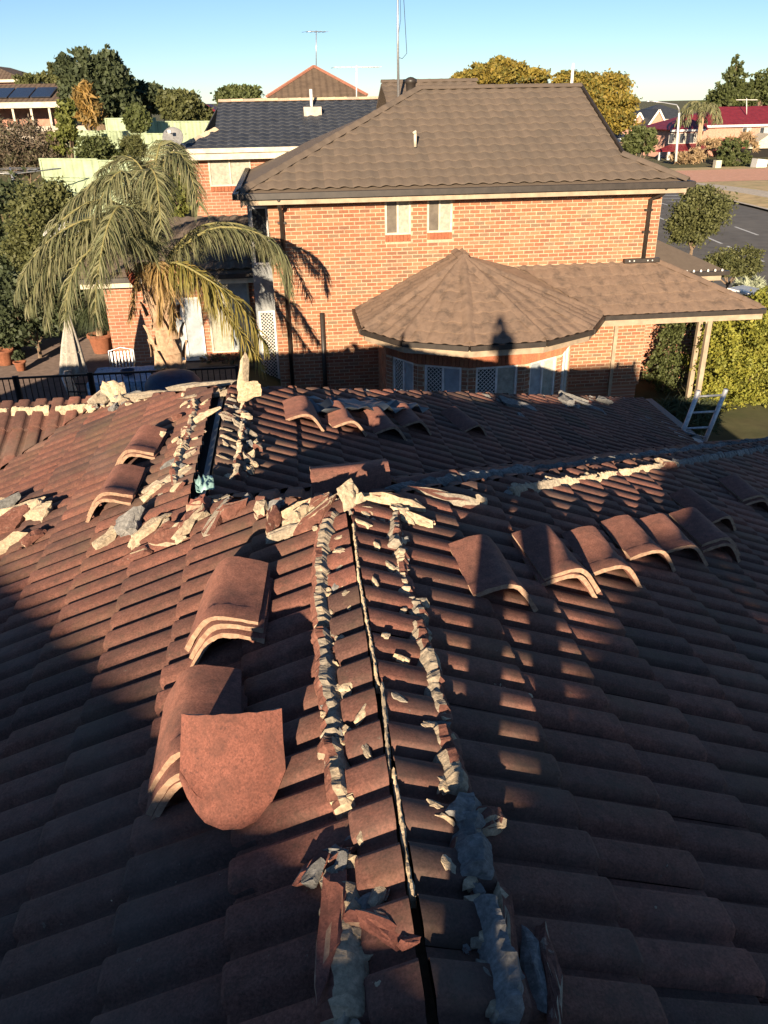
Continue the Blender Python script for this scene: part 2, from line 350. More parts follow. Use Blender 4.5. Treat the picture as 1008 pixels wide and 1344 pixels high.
# ================================================================ our house: the stripped tile roof
TP = math.tan(rad(22.3)); RX, RY, RZ = .185, 3.34, 5.0
BX, BZ = -.593, RZ-(.778)*TP; B0Y, B2Y = RY+.778, 6.151
EAVE = BX+6.5                                  # wing eave on the right
def tile_geom(w, Ls, prof, th, lift, nose=True):
    V = []; F = []; S = []
    n = len(prof)
    rows = [(-Ls, 0.0), (-.012, lift*.98), (0, lift-.007)]
    for (y, z) in rows:
        for (x, h) in prof: V.append((x, y, h+z))
    for r in range(2):
        for i in range(n-1):
            a = r*n+i; F.append((a, a+1, a+n+1, a+n)); S.append(r == 0)
    b = len(V)
    for (z) in (lift-.007, lift-.007-th):
        for (x, h) in prof: V.append((x, 0, h+z))
    for i in range(n-1): F.append((b+i, b+i+1, b+n+i+1, b+n+i)); S.append(False)
    for x, h in (prof[0], prof[-1]):
        b = len(V); V += [(x,-Ls,h),(x,0,h+lift-.007),(x,0,h+lift-th-.007),(x,-Ls,h-th)]
        F.append((b,b+1,b+2,b+3)); S.append(False)
    return np.array(V, dtype=np.float32), F, S
def roll_prof(n, pitch, hh, pts): return [(j*pitch+u*pitch, v*hh) for j in range(n) for u, v in pts] 
P2 = roll_prof(2, .15, .034, [(0,0),(.22,.0),(.26,.50),(.31,.88),(.39,1.0),(.82,1.0),(.90,.90),(.96,.45)]) + [(.303, 0.0)]
GEOM_OWN = tile_geom(.3, .40, P2, .013, .024)
P1 = roll_prof(1, .30, .032, [(0,0),(.25,.02),(.42,.55),(.58,1.0),(.72,1.0),(.88,.55)]) + [(.302, 0.0)]
GEOM_NB = tile_geom(.3, .40, P1, .015, .026)

def tile_plane(geom, r0, dd, slope, s0, g, ns, c0, c1, keep, w=.3, phase=0.0, jit=.0055, lift=0.0):
    """rows of tiles; keep(x,y) -> list of half-planes (px,py,nx,ny): stays where (p-P).n <= 0"""
    d2 = Vector((dd[0], dd[1], 0)).normalized(); cs = 1/math.sqrt(1+slope*slope)
    d3 = Vector((d2.x*cs, d2.y*cs, -slope*cs)); n3 = Vector((d2.x*slope*cs, d2.y*slope*cs, cs)); al = d3.cross(n3)
    out = []; GV, GF, GS = geom; r0 = Vector(r0)
    for k in range(ns):
        s = s0 + g*k
        c = math.floor((c0-phase)/w)*w + phase
        while c < c1:
            P = r0 + d2*s - Vector((0,0,slope*s)) + al*c + n3*lift
            mid = P + al*w/2 - d3*g/2
            hp = keep(mid.x, mid.y)
            R = Matrix((al, d3, n3)).transposed()
            R = R @ Matrix.Rotation(rnd.gauss(0,jit*2.0), 3, 'Z') @ Matrix.Rotation(rnd.gauss(0,jit*.8), 3, 'X')
            mw = Matrix.Translation(P + d3*rnd.gauss(0,jit) + al*rnd.gauss(0,jit*.4) + n3*abs(rnd.gauss(0,.002))) @ R.to_4x4()
            c += w
            if hp is None: continue
            W4 = np.array(mw); WV = GV @ W4[:3,:3].T + W4[:3,3]
            state = 1
            for (px, py, nx, ny) in hp:
                q = (WV[:,0]-px)*nx + (WV[:,1]-py)*ny
                if q.min() >= -.01: state = 0; break
                if q.max() > .012: state = 2
            if state == 0: continue
            clip = None
            if state == 2:
                bm = bmesh.new(); vs = [bm.verts.new(v) for v in GV.tolist()]
                for f, s_ in zip(GF, GS): bm.faces.new([vs[i] for i in f]).smooth = s_
                bm.transform(mw)
                for (px, py, nx, ny) in hp:
                    bmesh.ops.bisect_plane(bm, geom=bm.verts[:]+bm.edges[:]+bm.faces[:], dist=1e-5, plane_co=(px,py,0), plane_no=(nx,ny,0), clear_outer=True)
                if len(bm.faces) < 3: bm.free(); continue
                bm.verts.index_update(); inv = mw.inverted()
                clip = (np.array([(inv @ v.co)[:] for v in bm.verts], dtype=np.float32),
                        [tuple(v.index for v in f.verts) for f in bm.faces], [f.smooth for f in bm.faces])
                bm.free()
            out.append((mw, clip, mid))
    return out
def in_view(p):
    v = CAMR.transposed() @ (Vector(p)-CAMP)
    if v.z > -.2: return False
    return abs(v.x/-v.z) < .50 and abs(v.y/-v.z) < .66
def finish_tiles(entries, geom, m, parent, name='tile', limit=300, noun='tile'):
    GV, GF, GS = geom
    shared = npmesh(name, GV, GF, m, smooth=GS, tint=np.zeros(len(GF)))
    order = sorted(entries, key=lambda e: (0 if in_view(e[2]) else 1, (e[2]-CAMP).length))
    V = []; F = []; S = []; T = []
    for i, (mw, clip, mid) in enumerate(order):
        if i < limit and in_view(mid):
            me = shared if clip is None else npmesh(name, clip[0], clip[1], m, smooth=clip[2], tint=np.zeros(len(clip[1])))
            place(name, me, parent, mw=mw); continue
        gv, gf, gs = geom if clip is None else clip
        W4 = np.array(mw); b = len(V) and sum(len(x) for x in V)
        V.append(gv @ W4[:3,:3].T + W4[:3,3]); t = rnd.random()
        F.extend([tuple(b+j for j in f) for f in gf]); S.extend(gs); T.extend([t]*len(gf))
    if V:
        base = np.array(parent_origin(parent)[:], dtype=np.float32)
        me = npmesh('far_'+name+'s', np.concatenate(V)-base, F, m, smooth=S, tint=T)
        o = bpy.data.objects.new('far_'+name+'s', me); link(o, parent); o['kind'] = 'stuff'

house = empty('tiled_house', 'single-storey house in front with brown tile roof stripped of its ridge caps', 'house', (0,4,-.6))
b = MB()
dz = .045
def deck(pts): b.slab([(x, y, z-dz) for x, y, z in pts], .06)
YB = -5.0; WE = 7.28; LE = -7.0
zR = lambda x: RZ-(x-RX)*TP
zL = lambda x: RZ-(RX-x)*TP
zW = lambda x: BZ-(x-BX)*TP
deck([(RX,YB,RZ),(RX+WE,YB,zR(RX+WE)),(RX+WE,RY+WE,zR(RX+WE)),(RX,RY,RZ)])
deck([(RX,YB,RZ),(RX,RY,RZ),(BX,B0Y,BZ),(BX,B2Y,BZ),(-1.84,7.40,zL(-1.84)),(LE,7.40+LE+1.84,zL(LE)),(LE,YB,zL(LE))])
deck([(RX,RY,RZ),(RX+WE,RY+WE,zR(RX+WE)),(EAVE,RY+WE,BZ-6.5*TP),(BX,B0Y,BZ)])
deck([(BX,B0Y,BZ),(EAVE,RY+WE,BZ-6.5*TP),(EAVE,B2Y+6.5,BZ-6.5*TP),(BX,B2Y,BZ)])
deck([(BX,B2Y,BZ),(EAVE,B2Y+6.5,BZ-6.5*TP),(-1.84,B2Y+6.5,BZ-6.5*TP),(-1.84,7.40,zL(-1.84))])
zl = zL(-1.84)
deck([(-1.84,7.40,zl),(-9,7.40,zl),(-9,3,zl-4.4*TP),(-6.24,3,zl-4.4*TP)])
deck([(-1.84,7.40,zl),(-1.84,B2Y+6.5,BZ-6.5*TP),(-9,B2Y+6.5,BZ-6.5*TP),(-9,7.40,zl)])
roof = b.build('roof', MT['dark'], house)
G = .32
ent = []
H = math.sqrt(.5)
ent += tile_plane(GEOM_OWN, (RX,0,RZ), (1,0), TP, .20, G, 23, -12, 3.6, lambda x, y: [(RX+.012,0,-1,0),(RX,RY,-H,H)], phase=.05)
SPL = B0Y
def keepL(x, y):
    if y < SPL: return [(RX-.012,0,1,0),(RX,RY,H,H)]
    return [(BX-.055,0,1,0),(BX,B2Y,H,H),(-1.84,7.40,-H,H)]
ent += tile_plane(GEOM_OWN, (RX,0,RZ), (-1,0), TP, .105, G, 22, -3.6, 9.0, keepL, phase=SPL)
ent += tile_plane(GEOM_OWN, (BX,0,BZ), (1,0), TP, .22, G, 20, -14, -3.9, lambda x, y: [(BX+.055,0,-1,0),(BX,B2Y,-H,H),(BX,B0Y,H,-H)], phase=.1)
ent += tile_plane(GEOM_OWN, (0,RY,RZ), (0,1), TP, .25, G, 23, -.9, 7.8, lambda x, y: [(RX,RY,H,-H),(BX,B0Y,-H,H),(RX,RY,-H,-H)], phase=.0)
ent += tile_plane(GEOM_OWN, (0,7.40,zl), (0,-1), TP, .24, G, 12, 1.6, 9, lambda x, y: [(-1.84,7.40,H,-H)], phase=.02)
ent += tile_plane(GEOM_OWN, (0,B2Y,BZ), (0,1), TP, .25, G, 20, -2.1, 6.2, lambda x, y: [(BX,B2Y,H,-H),(BX,B2Y,-H,-H),(-1.84,0,-1,0)], phase=.0)
finish_tiles(ent, GEOM_OWN, MT['tile'], roof)
# walls, gutters
b = MB(); b.box(-6.4, 6.9, -4.5, 10.0, -.6, 2.0); b.box(-6.4, 5.4, 9.9, 12.1, -.6, 1.95)
b.build('wall', MT['farbrick'], house)
b = MB()
zE = zR(RX+WE)-.05
b.bar((RX+WE+.05,YB,zE),(RX+WE+.05,RY+WE+.1,zE),.12,.11); b.build('gutter', MT['gutter'], house)
b = MB(); b.bar((EAVE+.05,RY+WE+.1,BZ-6.5*TP-.05),(EAVE+.05,B2Y+6.6,BZ-6.5*TP-.05),.12,.11); b.build('gutter', MT['gutter'], house)
b = MB(); b.bar((EAVE+.12,RY+WE+.08,zE),(RX+WE,RY+WE+.08,zE),.12,.11); b.build('gutter', MT['gutter'], house)
# lead in the valley and the pale flashed corner
b = MB()
for (x0, y0, x1, y1) in ((BX+.2,B0Y+.2,EAVE-.3,RY+WE-.3),):
    n = 10
    for k in range(n):
        xa = x0+(x1-x0)*k/n; xb = x0+(x1-x0)*(k+1)/n; ya = y0+(y1-y0)*k/n; yb = y0+(y1-y0)*(k+1)/n
        za = zW(xa)-.015; zb_ = zW(xb)-.015; e = .13
        b.poly([(xa-e,ya+e*.0,za+e*TP*.9),(xb-e,yb,zb_+e*TP*.9),(xb,yb,zb_),(xa,ya,za)]); b.poly([(xa,ya,za),(xb,yb,zb_),(xb,yb-e,zb_+e*TP*.9),(xa,ya-e,za+e*TP*.9)])
b.build('valley_flashing', MT['lead'], roof)

# ---------------------------------------------------------------- mortar bedding left standing
NL = Vector((-TP,0,1)).normalized(); NR = Vector((TP,0,1)).normalized(); NF = Vector((0,TP,1)).normalized(); NB_ = Vector((0,-TP,1)).normalized()
def bed(path, nrm, w, h, seed, outdir, mats, name='mortar_bed', wob=.012, split=.45):
    """lumpy strip of bedding, in pieces: each piece a mesh of its own"""
    pts = [Vector(p) for p in path]
    segs = [(pts[i+1]-pts[i]).length for i in range(len(pts)-1)]; tot = sum(segs)
    def at(s):
        for i, L in enumerate(segs):
            if s <= L or i == len(segs)-1: return pts[i].lerp(pts[i+1], s/max(L,1e-6))
            s -= L
    r = random.Random(seed); s = 0.0
    while s < tot-.05:
        L = min(r.uniform(split*.6, split*1.4), tot-s); n = max(4, int(L/.011))
        a_mid = lambda i: noise.noise(Vector((i*.07,seed*1.3+.5,2))) > -.35
        V = []; F = []; MI = []; off = r.uniform(-.006,.006); yaw = r.uniform(-.02,.02)
        for i in range(n+1):
            q = s+L*i/n; p = at(q); dirv = (pts[-1]-pts[0]).normalized(); o = Vector(outdir).normalized(); nz_ = Vector(nrm)
            qa = math.floor(q/.055+seed*.37+.8*noise.noise(Vector((q*9,seed,1))))*.055; a = noise.noise(Vector((qa*7,seed*3.1,.3))); c = noise.noise(Vector((qa*31,seed*1.7,5.2))); e = noise.noise(Vector((q*37,seed*1.1,9.4)))
            hh = h*(.90+.36*a+.24*c+.14*e); ww = w*(1.0+.22*a+.16*c+.06*e); lat = wob*a+off+yaw*(i/n-.5)
            if i in (0, n): hh *= .75; ww *= .9
            base = -.035
            for (u, v) in ((.95,base),(.70,hh*.45),(.25,hh),(-.15,hh*(.95+.2*e)),(-.42,hh*.4),(-.50,base)):
                V.append(p + dirv*(.011*noise.noise(Vector((q*31,u*7,seed+8)))) + o*(u*ww+lat+.004*noise.noise(Vector((q*60,u*9,seed)))) + nz_*(v+.004*noise.noise(Vector((q*70,u*9,seed+4)))))
        for i in range(n):
            for j in range(5):
                a0 = i*6+j; F.append((a0,a0+1,a0+7,a0+6)); MI.append(1 if j == 0 or (j == 1 and a_mid(i)) or (j == 2 and noise.noise(Vector((i*.12,seed*2.7,6))) > .12) else 0)
        F.append(tuple(range(5,-1,-1))); MI.append(0); F.append(tuple(n*6+j for j in range(6))); MI.append(0)
        base_ = parent_origin(roof)
        me = npmesh(name, [v-base_ for v in V], F, mats, smooth=False, tint=np.full(len(F), r.random()), mi=MI)
        ob = bpy.data.objects.new(name, me); link(ob, roof)
        s += L + (r.uniform(-.01,.01) if r.random() < .7 else r.uniform(.02,.07))
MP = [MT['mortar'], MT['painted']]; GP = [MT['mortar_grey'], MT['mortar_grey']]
bed([(0.128,3.251,5.009),(0.086,2.994,4.992),(0.047,2.613,4.976),(0.038,2.328,4.972),(0.042,2.041,4.974),(0.042,1.804,4.974),(0.041,1.589,4.973)], NL, .060, .055, 1, (-1,0,-.1), MP)
bed([(0.050,1.347,4.977),(0.040,1.220,4.973),(0.018,1.032,4.964)], NL, .085, .055, 2, (-1,0,-.1), MP)
bed([(0.393,3.318,4.947),(0.337,2.944,4.970)], NR, .055, .055, 3, (1,0,-.1), MP)
bed([(0.363,2.946,4.959),(0.364,2.676,4.959),(0.372,2.470,4.956)], NR, .055, .05, 4, (1,0,-.1), MP)
bed([(0.358,2.415,4.961),(0.361,2.171,4.960),(0.351,1.904,4.964),(0.341,1.709,4.968),(0.333,1.606,4.972)], NR, .058, .054, 5, (1,0,-.1), MP)
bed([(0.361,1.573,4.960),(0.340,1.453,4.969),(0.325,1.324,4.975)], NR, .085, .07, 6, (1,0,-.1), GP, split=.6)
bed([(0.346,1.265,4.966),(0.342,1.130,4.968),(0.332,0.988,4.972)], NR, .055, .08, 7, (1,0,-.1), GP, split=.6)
# thin cream line of mortar along the right of the open ridge gap
bed([(0.186,3.114,5.030),(0.189,2.509,5.030),(0.188,2.027,5.030),(0.183,1.610,5.030),(0.182,1.257,5.030)], (0,0,1), .010, .022, 8, (1,0,0), [MT['mortar'],MT['mortar']], split=.5, wob=.002)
# the long hip to the right: two grey rows with a gap, near row coloured cream where sun falls
hd = Vector((H,-H,0))
def hipat(t, side, up=0): return Vector((RX+t, RY+t, RZ-t*TP)) + hd*side*(.13) - Vector((0,0,.13*TP*H)) + Vector((0,0,up))
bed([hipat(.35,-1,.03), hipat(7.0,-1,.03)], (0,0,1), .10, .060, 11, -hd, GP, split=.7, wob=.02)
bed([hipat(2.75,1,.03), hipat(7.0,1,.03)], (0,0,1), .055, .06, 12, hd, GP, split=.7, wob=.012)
bed([hipat(.9,1,.03), hipat(2.72,1,.03)], (0,0,1), .040, .05, 13, hd, [MT['mortar'],MT['mortar']], split=.4)
# broken hip to the left of the apex and the wing ridge
hl = Vector((H,H,0))
bed([Vector((BX-.16,B0Y+.35,zL(BX-.16)+.03)), Vector((BX-.15,B2Y-.2,zL(BX-.15)+.03))], NL, .045, .05, 14, (-1,0,0), MP, split=.3, wob=.02)
bed([Vector((BX+.17,B0Y+.35,zW(BX+.17)+.03)), Vector((BX+.17,B2Y-.1,zW(BX+.17)+.03))], NR, .045, .05, 15, (1,0,0), MP, split=.28, wob=.025)
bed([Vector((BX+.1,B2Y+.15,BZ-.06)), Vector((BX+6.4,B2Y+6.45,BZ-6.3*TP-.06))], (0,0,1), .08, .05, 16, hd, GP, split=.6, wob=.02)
bed([Vector((-1.9,7.38,zl+.02)), Vector((-4.2,7.38,zl+.02))], (0,0,1), .06, .045, 17, (0,-1,0), [MT['mortar'],MT['mortar']], split=.3)
# pale strips of re-laid flashing beside the valley foot
for a_, c_ in (((4.945,10.946,2.442),(5.775,11.208,2.102)),((4.904,10.679,2.459),(5.715,10.925,2.126)),((4.970,10.551,2.432),(5.708,10.729,2.129)),((5.075,10.464,2.389),(5.701,10.539,2.132)),((5.744,10.983,2.115),(6.200,11.136,1.927))):
    b = MB(); b.bar(a_, c_, .05, .02); b.build('flashing_strip', MT['lead'], roof)
b = MB(); b.slab([(5.565,10.694,2.188),(5.988,10.853,2.014),(6.064,10.704,1.983),(5.481,10.347,2.222)], .02); b.build('flashing_patch', MT['lead'], roof)
# thin smears of old mortar left on the tiles under the bedding
def smear(pos, nrm, sx, sy, yaw, seed):
    r = random.Random(seed); n3 = Vector(nrm).normalized(); x = Vector((math.cos(yaw),math.sin(yaw),0)); x = (x-n3*x.dot(n3)).normalized(); y = n3.cross(x); p = Vector(pos)
    k = 14; V = [p+n3*.010]; 
    for i in range(k):
        a = 2*math.pi*i/k; q = r.uniform(.55,1.1); V.append(p+x*sx*.5*q*math.cos(a)+y*sy*.5*q*math.sin(a)+n3*.006)
    V += [v-n3*.02 for v in V[1:]]
    F = [(0,1+i,1+(i+1)%k) for i in range(k)]+[(1+i,1+k+i,1+k+(i+1)%k,1+(i+1)%k) for i in range(k)]
    base_ = parent_origin(roof); me = npmesh('mortar_smear', [v-base_ for v in V], F, MT['mortar'], tint=np.full(len(F), r.random()))
    o = bpy.data.objects.new('mortar_smear', me); link(o, roof)
for i in range(30):
    y = .95+i*.08+rnd.gauss(0,.02); sd_ = 1 if i % 2 else -1; x = RX+sd_*rnd.choice((.06,.10,.14,.15)); 
    smear((x,y,(zR(x) if sd_ > 0 else zL(x))+.052), NR if sd_ > 0 else NL, rnd.uniform(.03,.09), rnd.uniform(.015,.05), rnd.uniform(0,3), i)
for i in range(14):
    y = B0Y+.3+i*.12; sd_ = 1 if i % 2 else -1; x = BX+sd_*rnd.choice((.10,.13,.15)); smear((x,y,(zW(x) if sd_ > 0 else zL(x))+.052), NR if sd_ > 0 else NL, rnd.uniform(.04,.12), rnd.uniform(.02,.05), rnd.uniform(0,3), 50+i)
# timber ridge board seen in the gaps
b = MB(); b.bar((RX,YB,RZ-.07),(RX,RY,RZ-.07),.03,.09); b.build('ridge_board', MT['timber'], roof)
b = MB(); b.bar((BX,B0Y,BZ-.09),(BX,B2Y,BZ-.09),.035,.09); b.build('ridge_board', MT['tarp'], roof)
# ================================================================ loose ridge caps
def cap_mesh(m, seed, L=.42, hw=.152, rise=.092, th=.015, round_end=0.0):
    r = random.Random(seed); b = MB(); n = 12
    def prof(y, inner):
        P = []
        for i in range(n+1):
            x = -1+2*i/n; k = 1.0+.05*(y/L-.5)
            z = rise*(1-(math.sqrt(x*x+.16)-.4)/(math.sqrt(1.16)-.4)) + (.006 if y > L*.82 and not inner else 0); xx = x*hw*k
            if inner:
                g = rise*x/math.sqrt(x*x+.16)/.677/hw; q = math.sqrt(1+g*g)
                xx -= th*g/q; z -= th/q
            yy = y - round_end*abs(x)**2.6*(y/L)**1.5 - .05*round_end*abs(x)**3
            P.append((xx + r.gauss(0,.0008), yy + r.gauss(0,.002), z + r.gauss(0,.0008)))
        return P
    ys = [0, L*.4, L*.80, L*.83, L]
    O = [prof(y, False) for y in ys]; I = [prof(y, True) for y in ys]
    N = n+1
    fs = [(a*N+i, a*N+i+1, (a+1)*N+i+1, (a+1)*N+i) for a in range(4) for i in range(n)]
    b.add(sum(O, []), fs, 0, 0, True)
    b.add(sum(I, []), [tuple(reversed(f)) for f in fs], 0, 0, True)
    for e, flip in ((0, False), (4, True)):
        f2 = [(i, i+1, N+i+1, N+i) for i in range(n)]
        b.add(O[e]+I[e], f2 if flip else [tuple(reversed(f)) for f in f2], 0, 1, False)
    for i in (0, n):
        b.add([O[a][i] for a in range(5)]+[I[a][i] for a in range(5)], [(a,a+1,a+6,a+5) for a in range(4)], 0, 1, False)
    return npmesh('ridge_cap', b.V, b.F, [m, MT['cap_edge']], smooth=b.S, tint=b.T, mi=b.MI)
CAPS = [cap_mesh(MT['cap'], s) for s in (1,2,3)]; CAPP = cap_mesh(MT['cap_pink'], 9, L=.305, hw=.146, rise=.09, round_end=.13)
RISE = .092
def cap(back, front, nrm, label, group, mesh=None, tilt=0.0, push=0.0, up=0.0, yaw=0.0):
    bk = Vector(back); fr = Vector(front); y = (fr-bk).normalized(); z = Vector(nrm).normalized()
    z = (z - y*z.dot(y)).normalized(); x = y.cross(z)
    R = Matrix((x, y, z)).transposed() @ Matrix.Rotation(yaw,3,'Z') @ Matrix.Rotation(tilt,3,'Y')
    p = (bk+fr)/2 + y*push + z*up - y*.21 - z*RISE
    o = bpy.data.objects.new('ridge_cap', mesh or rnd.choice(CAPS)); link(o)
    o.matrix_world = Matrix.Translation(p) @ R.to_4x4()
    return tag(o, label, 'ridge cap', group)
# left slope
GLS = 'ridge caps stacked on the left slope'
def stack(back, front, nrm, labels, group, d=.026, slide=.022):
    n = len(labels)
    for i, lb in enumerate(labels):      # bottom first
        cap(back, front, nrm, lb, group, up=-d*(n-1-i), push=slide*(n-1-i)*rnd.choice((.6,1,1.2)), yaw=rnd.uniform(-.03,.03), mesh=CAPS[i%3])
stack((-0.342,2.953,4.995), (-0.377,2.572,4.980), NL, ['bottom cap of the tidy three-cap stack in the left sun patch', 'middle cap of the tidy three-cap stack in the left sun patch', 'top cap of the tidy three-cap stack in the left sun patch'], GLS)
stack((-0.429,2.280,4.959), (-0.427,1.897,4.960), NL, ['bottom cap of the stack behind the upright red cap', 'middle cap of the stack behind the upright red cap', 'top cap of the stack behind the upright red cap'], GLS, slide=.05)
# the red cap leaning upright against that stack
o = bpy.data.objects.new('ridge_cap', CAPP); link(o)
pb = Vector((-0.258,1.656,4.883)); ax = Vector((.03,.62,.78)).normalized(); nz_ = Vector((.06,-.78,.62)); nz_ = (nz_-ax*nz_.dot(ax)).normalized()
o.matrix_world = Matrix.Translation(pb - nz_*.05) @ Matrix(((-ax).cross(nz_), -ax, nz_)).transposed().to_4x4() @ Matrix.Translation((0,-.305,0))
tag(o, 'salmon red ridge cap standing upright, leaning on a cap stack', 'ridge cap', GLS)
stack((-1.112,5.499,4.646), (-1.144,5.197,4.633), NL, ['bottom cap of the farther small pair on the sunlit far-left slope', 'top cap of the farther small pair on the sunlit far-left slope'], GLS)
stack((-1.175,4.912,4.626), (-1.202,4.521,4.615), NL, ['bottom cap of the nearer small pair beside the dark shadow on the far-left slope', 'top cap of the nearer small pair beside the dark shadow on the far-left slope'], GLS)
# right slope, a row lying down the slope
GRS = 'ridge caps laid in a row on the right slope'
cap((0.802,3.083,4.904), (0.820,2.843,4.896), NR, 'leftmost single cap of the row on the right slope, one sunlit stripe', GRS)
stack((1.174,3.451,4.778), (1.212,3.064,4.763), NR, ['lower cap of the doubled pair, left half in shade, on the right slope', 'upper cap of the doubled pair, left half in shade, on the right slope'], GRS)
cap((1.522,3.717,4.609), (1.541,3.307,4.601), NR, 'sunlit single cap just right of the doubled pair on the right slope', GRS)
cap((1.884,4.083,4.460), (1.909,3.685,4.450), NR, 'rightmost fully sunlit cap in the row on the right slope', GRS)
cap((2.227,4.332,4.319), (2.233,3.930,4.317), NR, 'cap with only its upper end sunlit, near the right end of the row', GRS)
stack((2.579,4.603,4.202), (2.605,4.212,4.191), NR, ['lower cap of the shaded pair ending the row on the right slope', 'upper cap of the shaded pair ending the row on the right slope'], GRS)
cap((2.817,5.149,4.077), (2.909,4.774,4.039), NR, 'shaded cap above the pair that ends the right-slope row', GRS, yaw=.05)
stack((3.702,6.035,3.741), (3.717,5.587,3.735), NR, ['lower cap of the shaded pair at the right edge of the picture', 'upper cap of the shaded pair at the right edge of the picture'], GRS)
# wing slope
GWS = 'ridge caps lying on the far wing of the roof'
cap((0.043,6.211,4.577), (0.067,5.844,4.567), NR, 'brightest leftmost cap lying on the far wing', GWS)
cap((0.323,6.409,4.462), (0.415,6.010,4.424), NR, 'second cap from the left on the far wing, mostly sunlit', GWS)
cap((0.678,6.558,4.317), (0.756,6.244,4.285), NR, 'third cap from the left on the far wing, its top corner sunlit', GWS)
cap((0.964,6.968,4.199), (1.031,6.634,4.172), NR, 'fourth cap from the left on the far wing, close beside the third', GWS)
cap((1.566,7.381,3.952), (1.637,7.214,3.923), NR, 'lone shaded cap farthest right on the far wing', GWS)
cap((0.022,3.950,4.915), (0.467,3.950,4.925), (0,-.35,.94), 'long cap lying sideways across the wing foot, left half sunlit', GWS)
cap((0.525,4.150,4.764), (0.850,4.300,4.723), (0,.2,1), 'dark cap right of the sideways cap at the wing foot', GWS)

# ================================================================ lumps of broken mortar
def chunk_mesh(seed, mats, sx, sy, sz, painted=False, flat=.0):
    r = random.Random(seed); bm = bmesh.new()
    for i in range(15):
        v = Vector((r.gauss(0,1), r.gauss(0,1), r.gauss(0,1))).normalized()
        p = [math.copysign(abs(c)**.75, c)*r.uniform(.88,1) for c in v]
        bm.verts.new((p[0]*sx/2, p[1]*sy/2, p[2]*sz/2))
    res = bmesh.ops.convex_hull(bm, input=bm.verts[:])
    junk = [v for v in bm.verts if not v.link_faces]
    bmesh.ops.delete(bm, geom=junk, context='VERTS')
    bmesh.ops.subdivide_edges(bm, edges=bm.edges[:], cuts=2 if max(sx,sy) > .09 else 1, use_grid_fill=True)
    m_ = min(sx, sy, sz)
    for v in bm.verts:
        q = Vector((v.co.x/sx*3+seed*1.3, v.co.y/sy*3, v.co.z/sz*2))
        v.co += v.co.normalized()*m_*(.20*noise.noise(q*1.3)+.07*noise.noise(q*4.3)) + Vector((0,0,m_*.14*noise.noise(q*3.1)))
        # hollow bedding lumps bend along their length
        v.co.z += flat*(4*(v.co.x/sx)**2)*sz
    bm.normal_update()
    pn = Vector((r.uniform(-.5,.5), r.choice((-1,1)), r.uniform(-.2,.4))).normalized()
    for f in bm.faces: f.smooth = True; f.material_index = 1 if painted and f.normal.dot(pn) > .35 else 0
    for e in bm.edges: e.smooth = e.calc_face_angle(0) < .32
    me = bpy.data.meshes.new('mortar_lump'); bm.to_mesh(me); bm.free()
    for m_ in mats: me.materials.append(m_)
    at_ = me.attributes.new('tint', 'FLOAT', 'FACE'); at_.data.foreach_set('value', np.full(len(me.polygons), r.random(), dtype=np.float32))
    return me
CS = [100]; g8 = 'broken pieces along the near ridge'
def lump(pos, nrm, size, yaw, label, group, kind='m', tilt=0.0, lift=0.0, name='mortar_lump', cat='mortar lump', flat=.0):
    CS[0] += 1; s = CS[0]
    mats = {'m': [MT['mortar'], MT['painted']], 'p': [MT['mortar'], MT['painted']], 'g': [MT['mortar_grey'], MT['mortar_grey']],
            'b': [MT['painted'], MT['mortar']], 't': [MT['cap_pink'], MT['cap_edge']]}[kind]
    size = tuple(v*((1.55 if 'heaped left' in group or 'wing ridge top' in group or 'ridge apex' in group else 1.3) if max(size) > .09 and group != g8 else 1.0) for v in size)
    if group == 'mortar lumps at the left picture edge': size = tuple(v*1.45 for v in size)
    if name == 'mortar_lump' and size[2] < size[0]: size = (size[0]*1.08, size[1], size[2]*.78)
    me = chunk_mesh(s, mats, *size, painted=kind in 'pbt', flat=flat)
    n3 = Vector(nrm).normalized(); x = Vector((math.cos(yaw), math.sin(yaw), 0)); x = (x-n3*x.dot(n3)).normalized(); y = n3.cross(x)
    R = Matrix((x, y, n3)).transposed() @ Matrix.Rotation(tilt, 3, 'Y')
    o = bpy.data.objects.new(name, me); link(o); o.matrix_world = Matrix.Translation(Vector(pos)+n3*(size[2]*.38+lift)) @ R.to_4x4()
    return tag(o, label, cat, group)
g1 = 'mortar lumps heaped left of the ridge apex'; l1 = 'broken mortar lump in the heap left of the ridge apex'
lump((-1.084,4.091,4.512), NL, (.16,.08,.06), .9, 'angular cream mortar lump at the lower left of the heap', g1)
lump((-0.923,3.736,4.578), NL, (.22,.07,.05), -.2, 'flat brown-painted slab fronting the heap left of the apex', g1, 'b')
lump((-0.949,4.119,4.567), NL, (.13,.10,.11), 1.2, 'grey shaded lump standing behind the cream ones in the heap', g1, 'g')
lump((-0.825,3.962,4.618), NL, (.20,.075,.06), .8, 'long cream mortar bar lying diagonal in the heap', g1)
lump((-0.683,3.766,4.676), NL, (.16,.13,.08), .5, 'biggest tan mortar lump at the front of the heap', g1, 'p')
lump((-0.589,3.796,4.715), NL, (.17,.10,.09), .7, 'brown backed lump leaning beside the biggest tan one', g1, 'b')
lump((-0.547,3.912,4.732), NL, (.15,.09,.09), 1.4, 'pinkish tile shard at the back of the heap', g1, 't')
lump((-0.440,3.741,4.776), NL, (.26,.07,.05), 1.25, 'long thin grey mortar bar at the right end of the heap', g1, 'p', flat=-.3)
for p in ((-0.754,4.001,4.647), (-0.626,3.682,4.700), (-1.039,4.157,4.530)): lump(p, NL, (.08,.06,.05), rnd.uniform(0,3), l1, g1)
lump((-0.341,3.749,4.817), NL, (.12,.07,.06), .3, 'small pink lump just right of the heap', g1, 'p')
g2 = 'mortar lumps at the left picture edge'
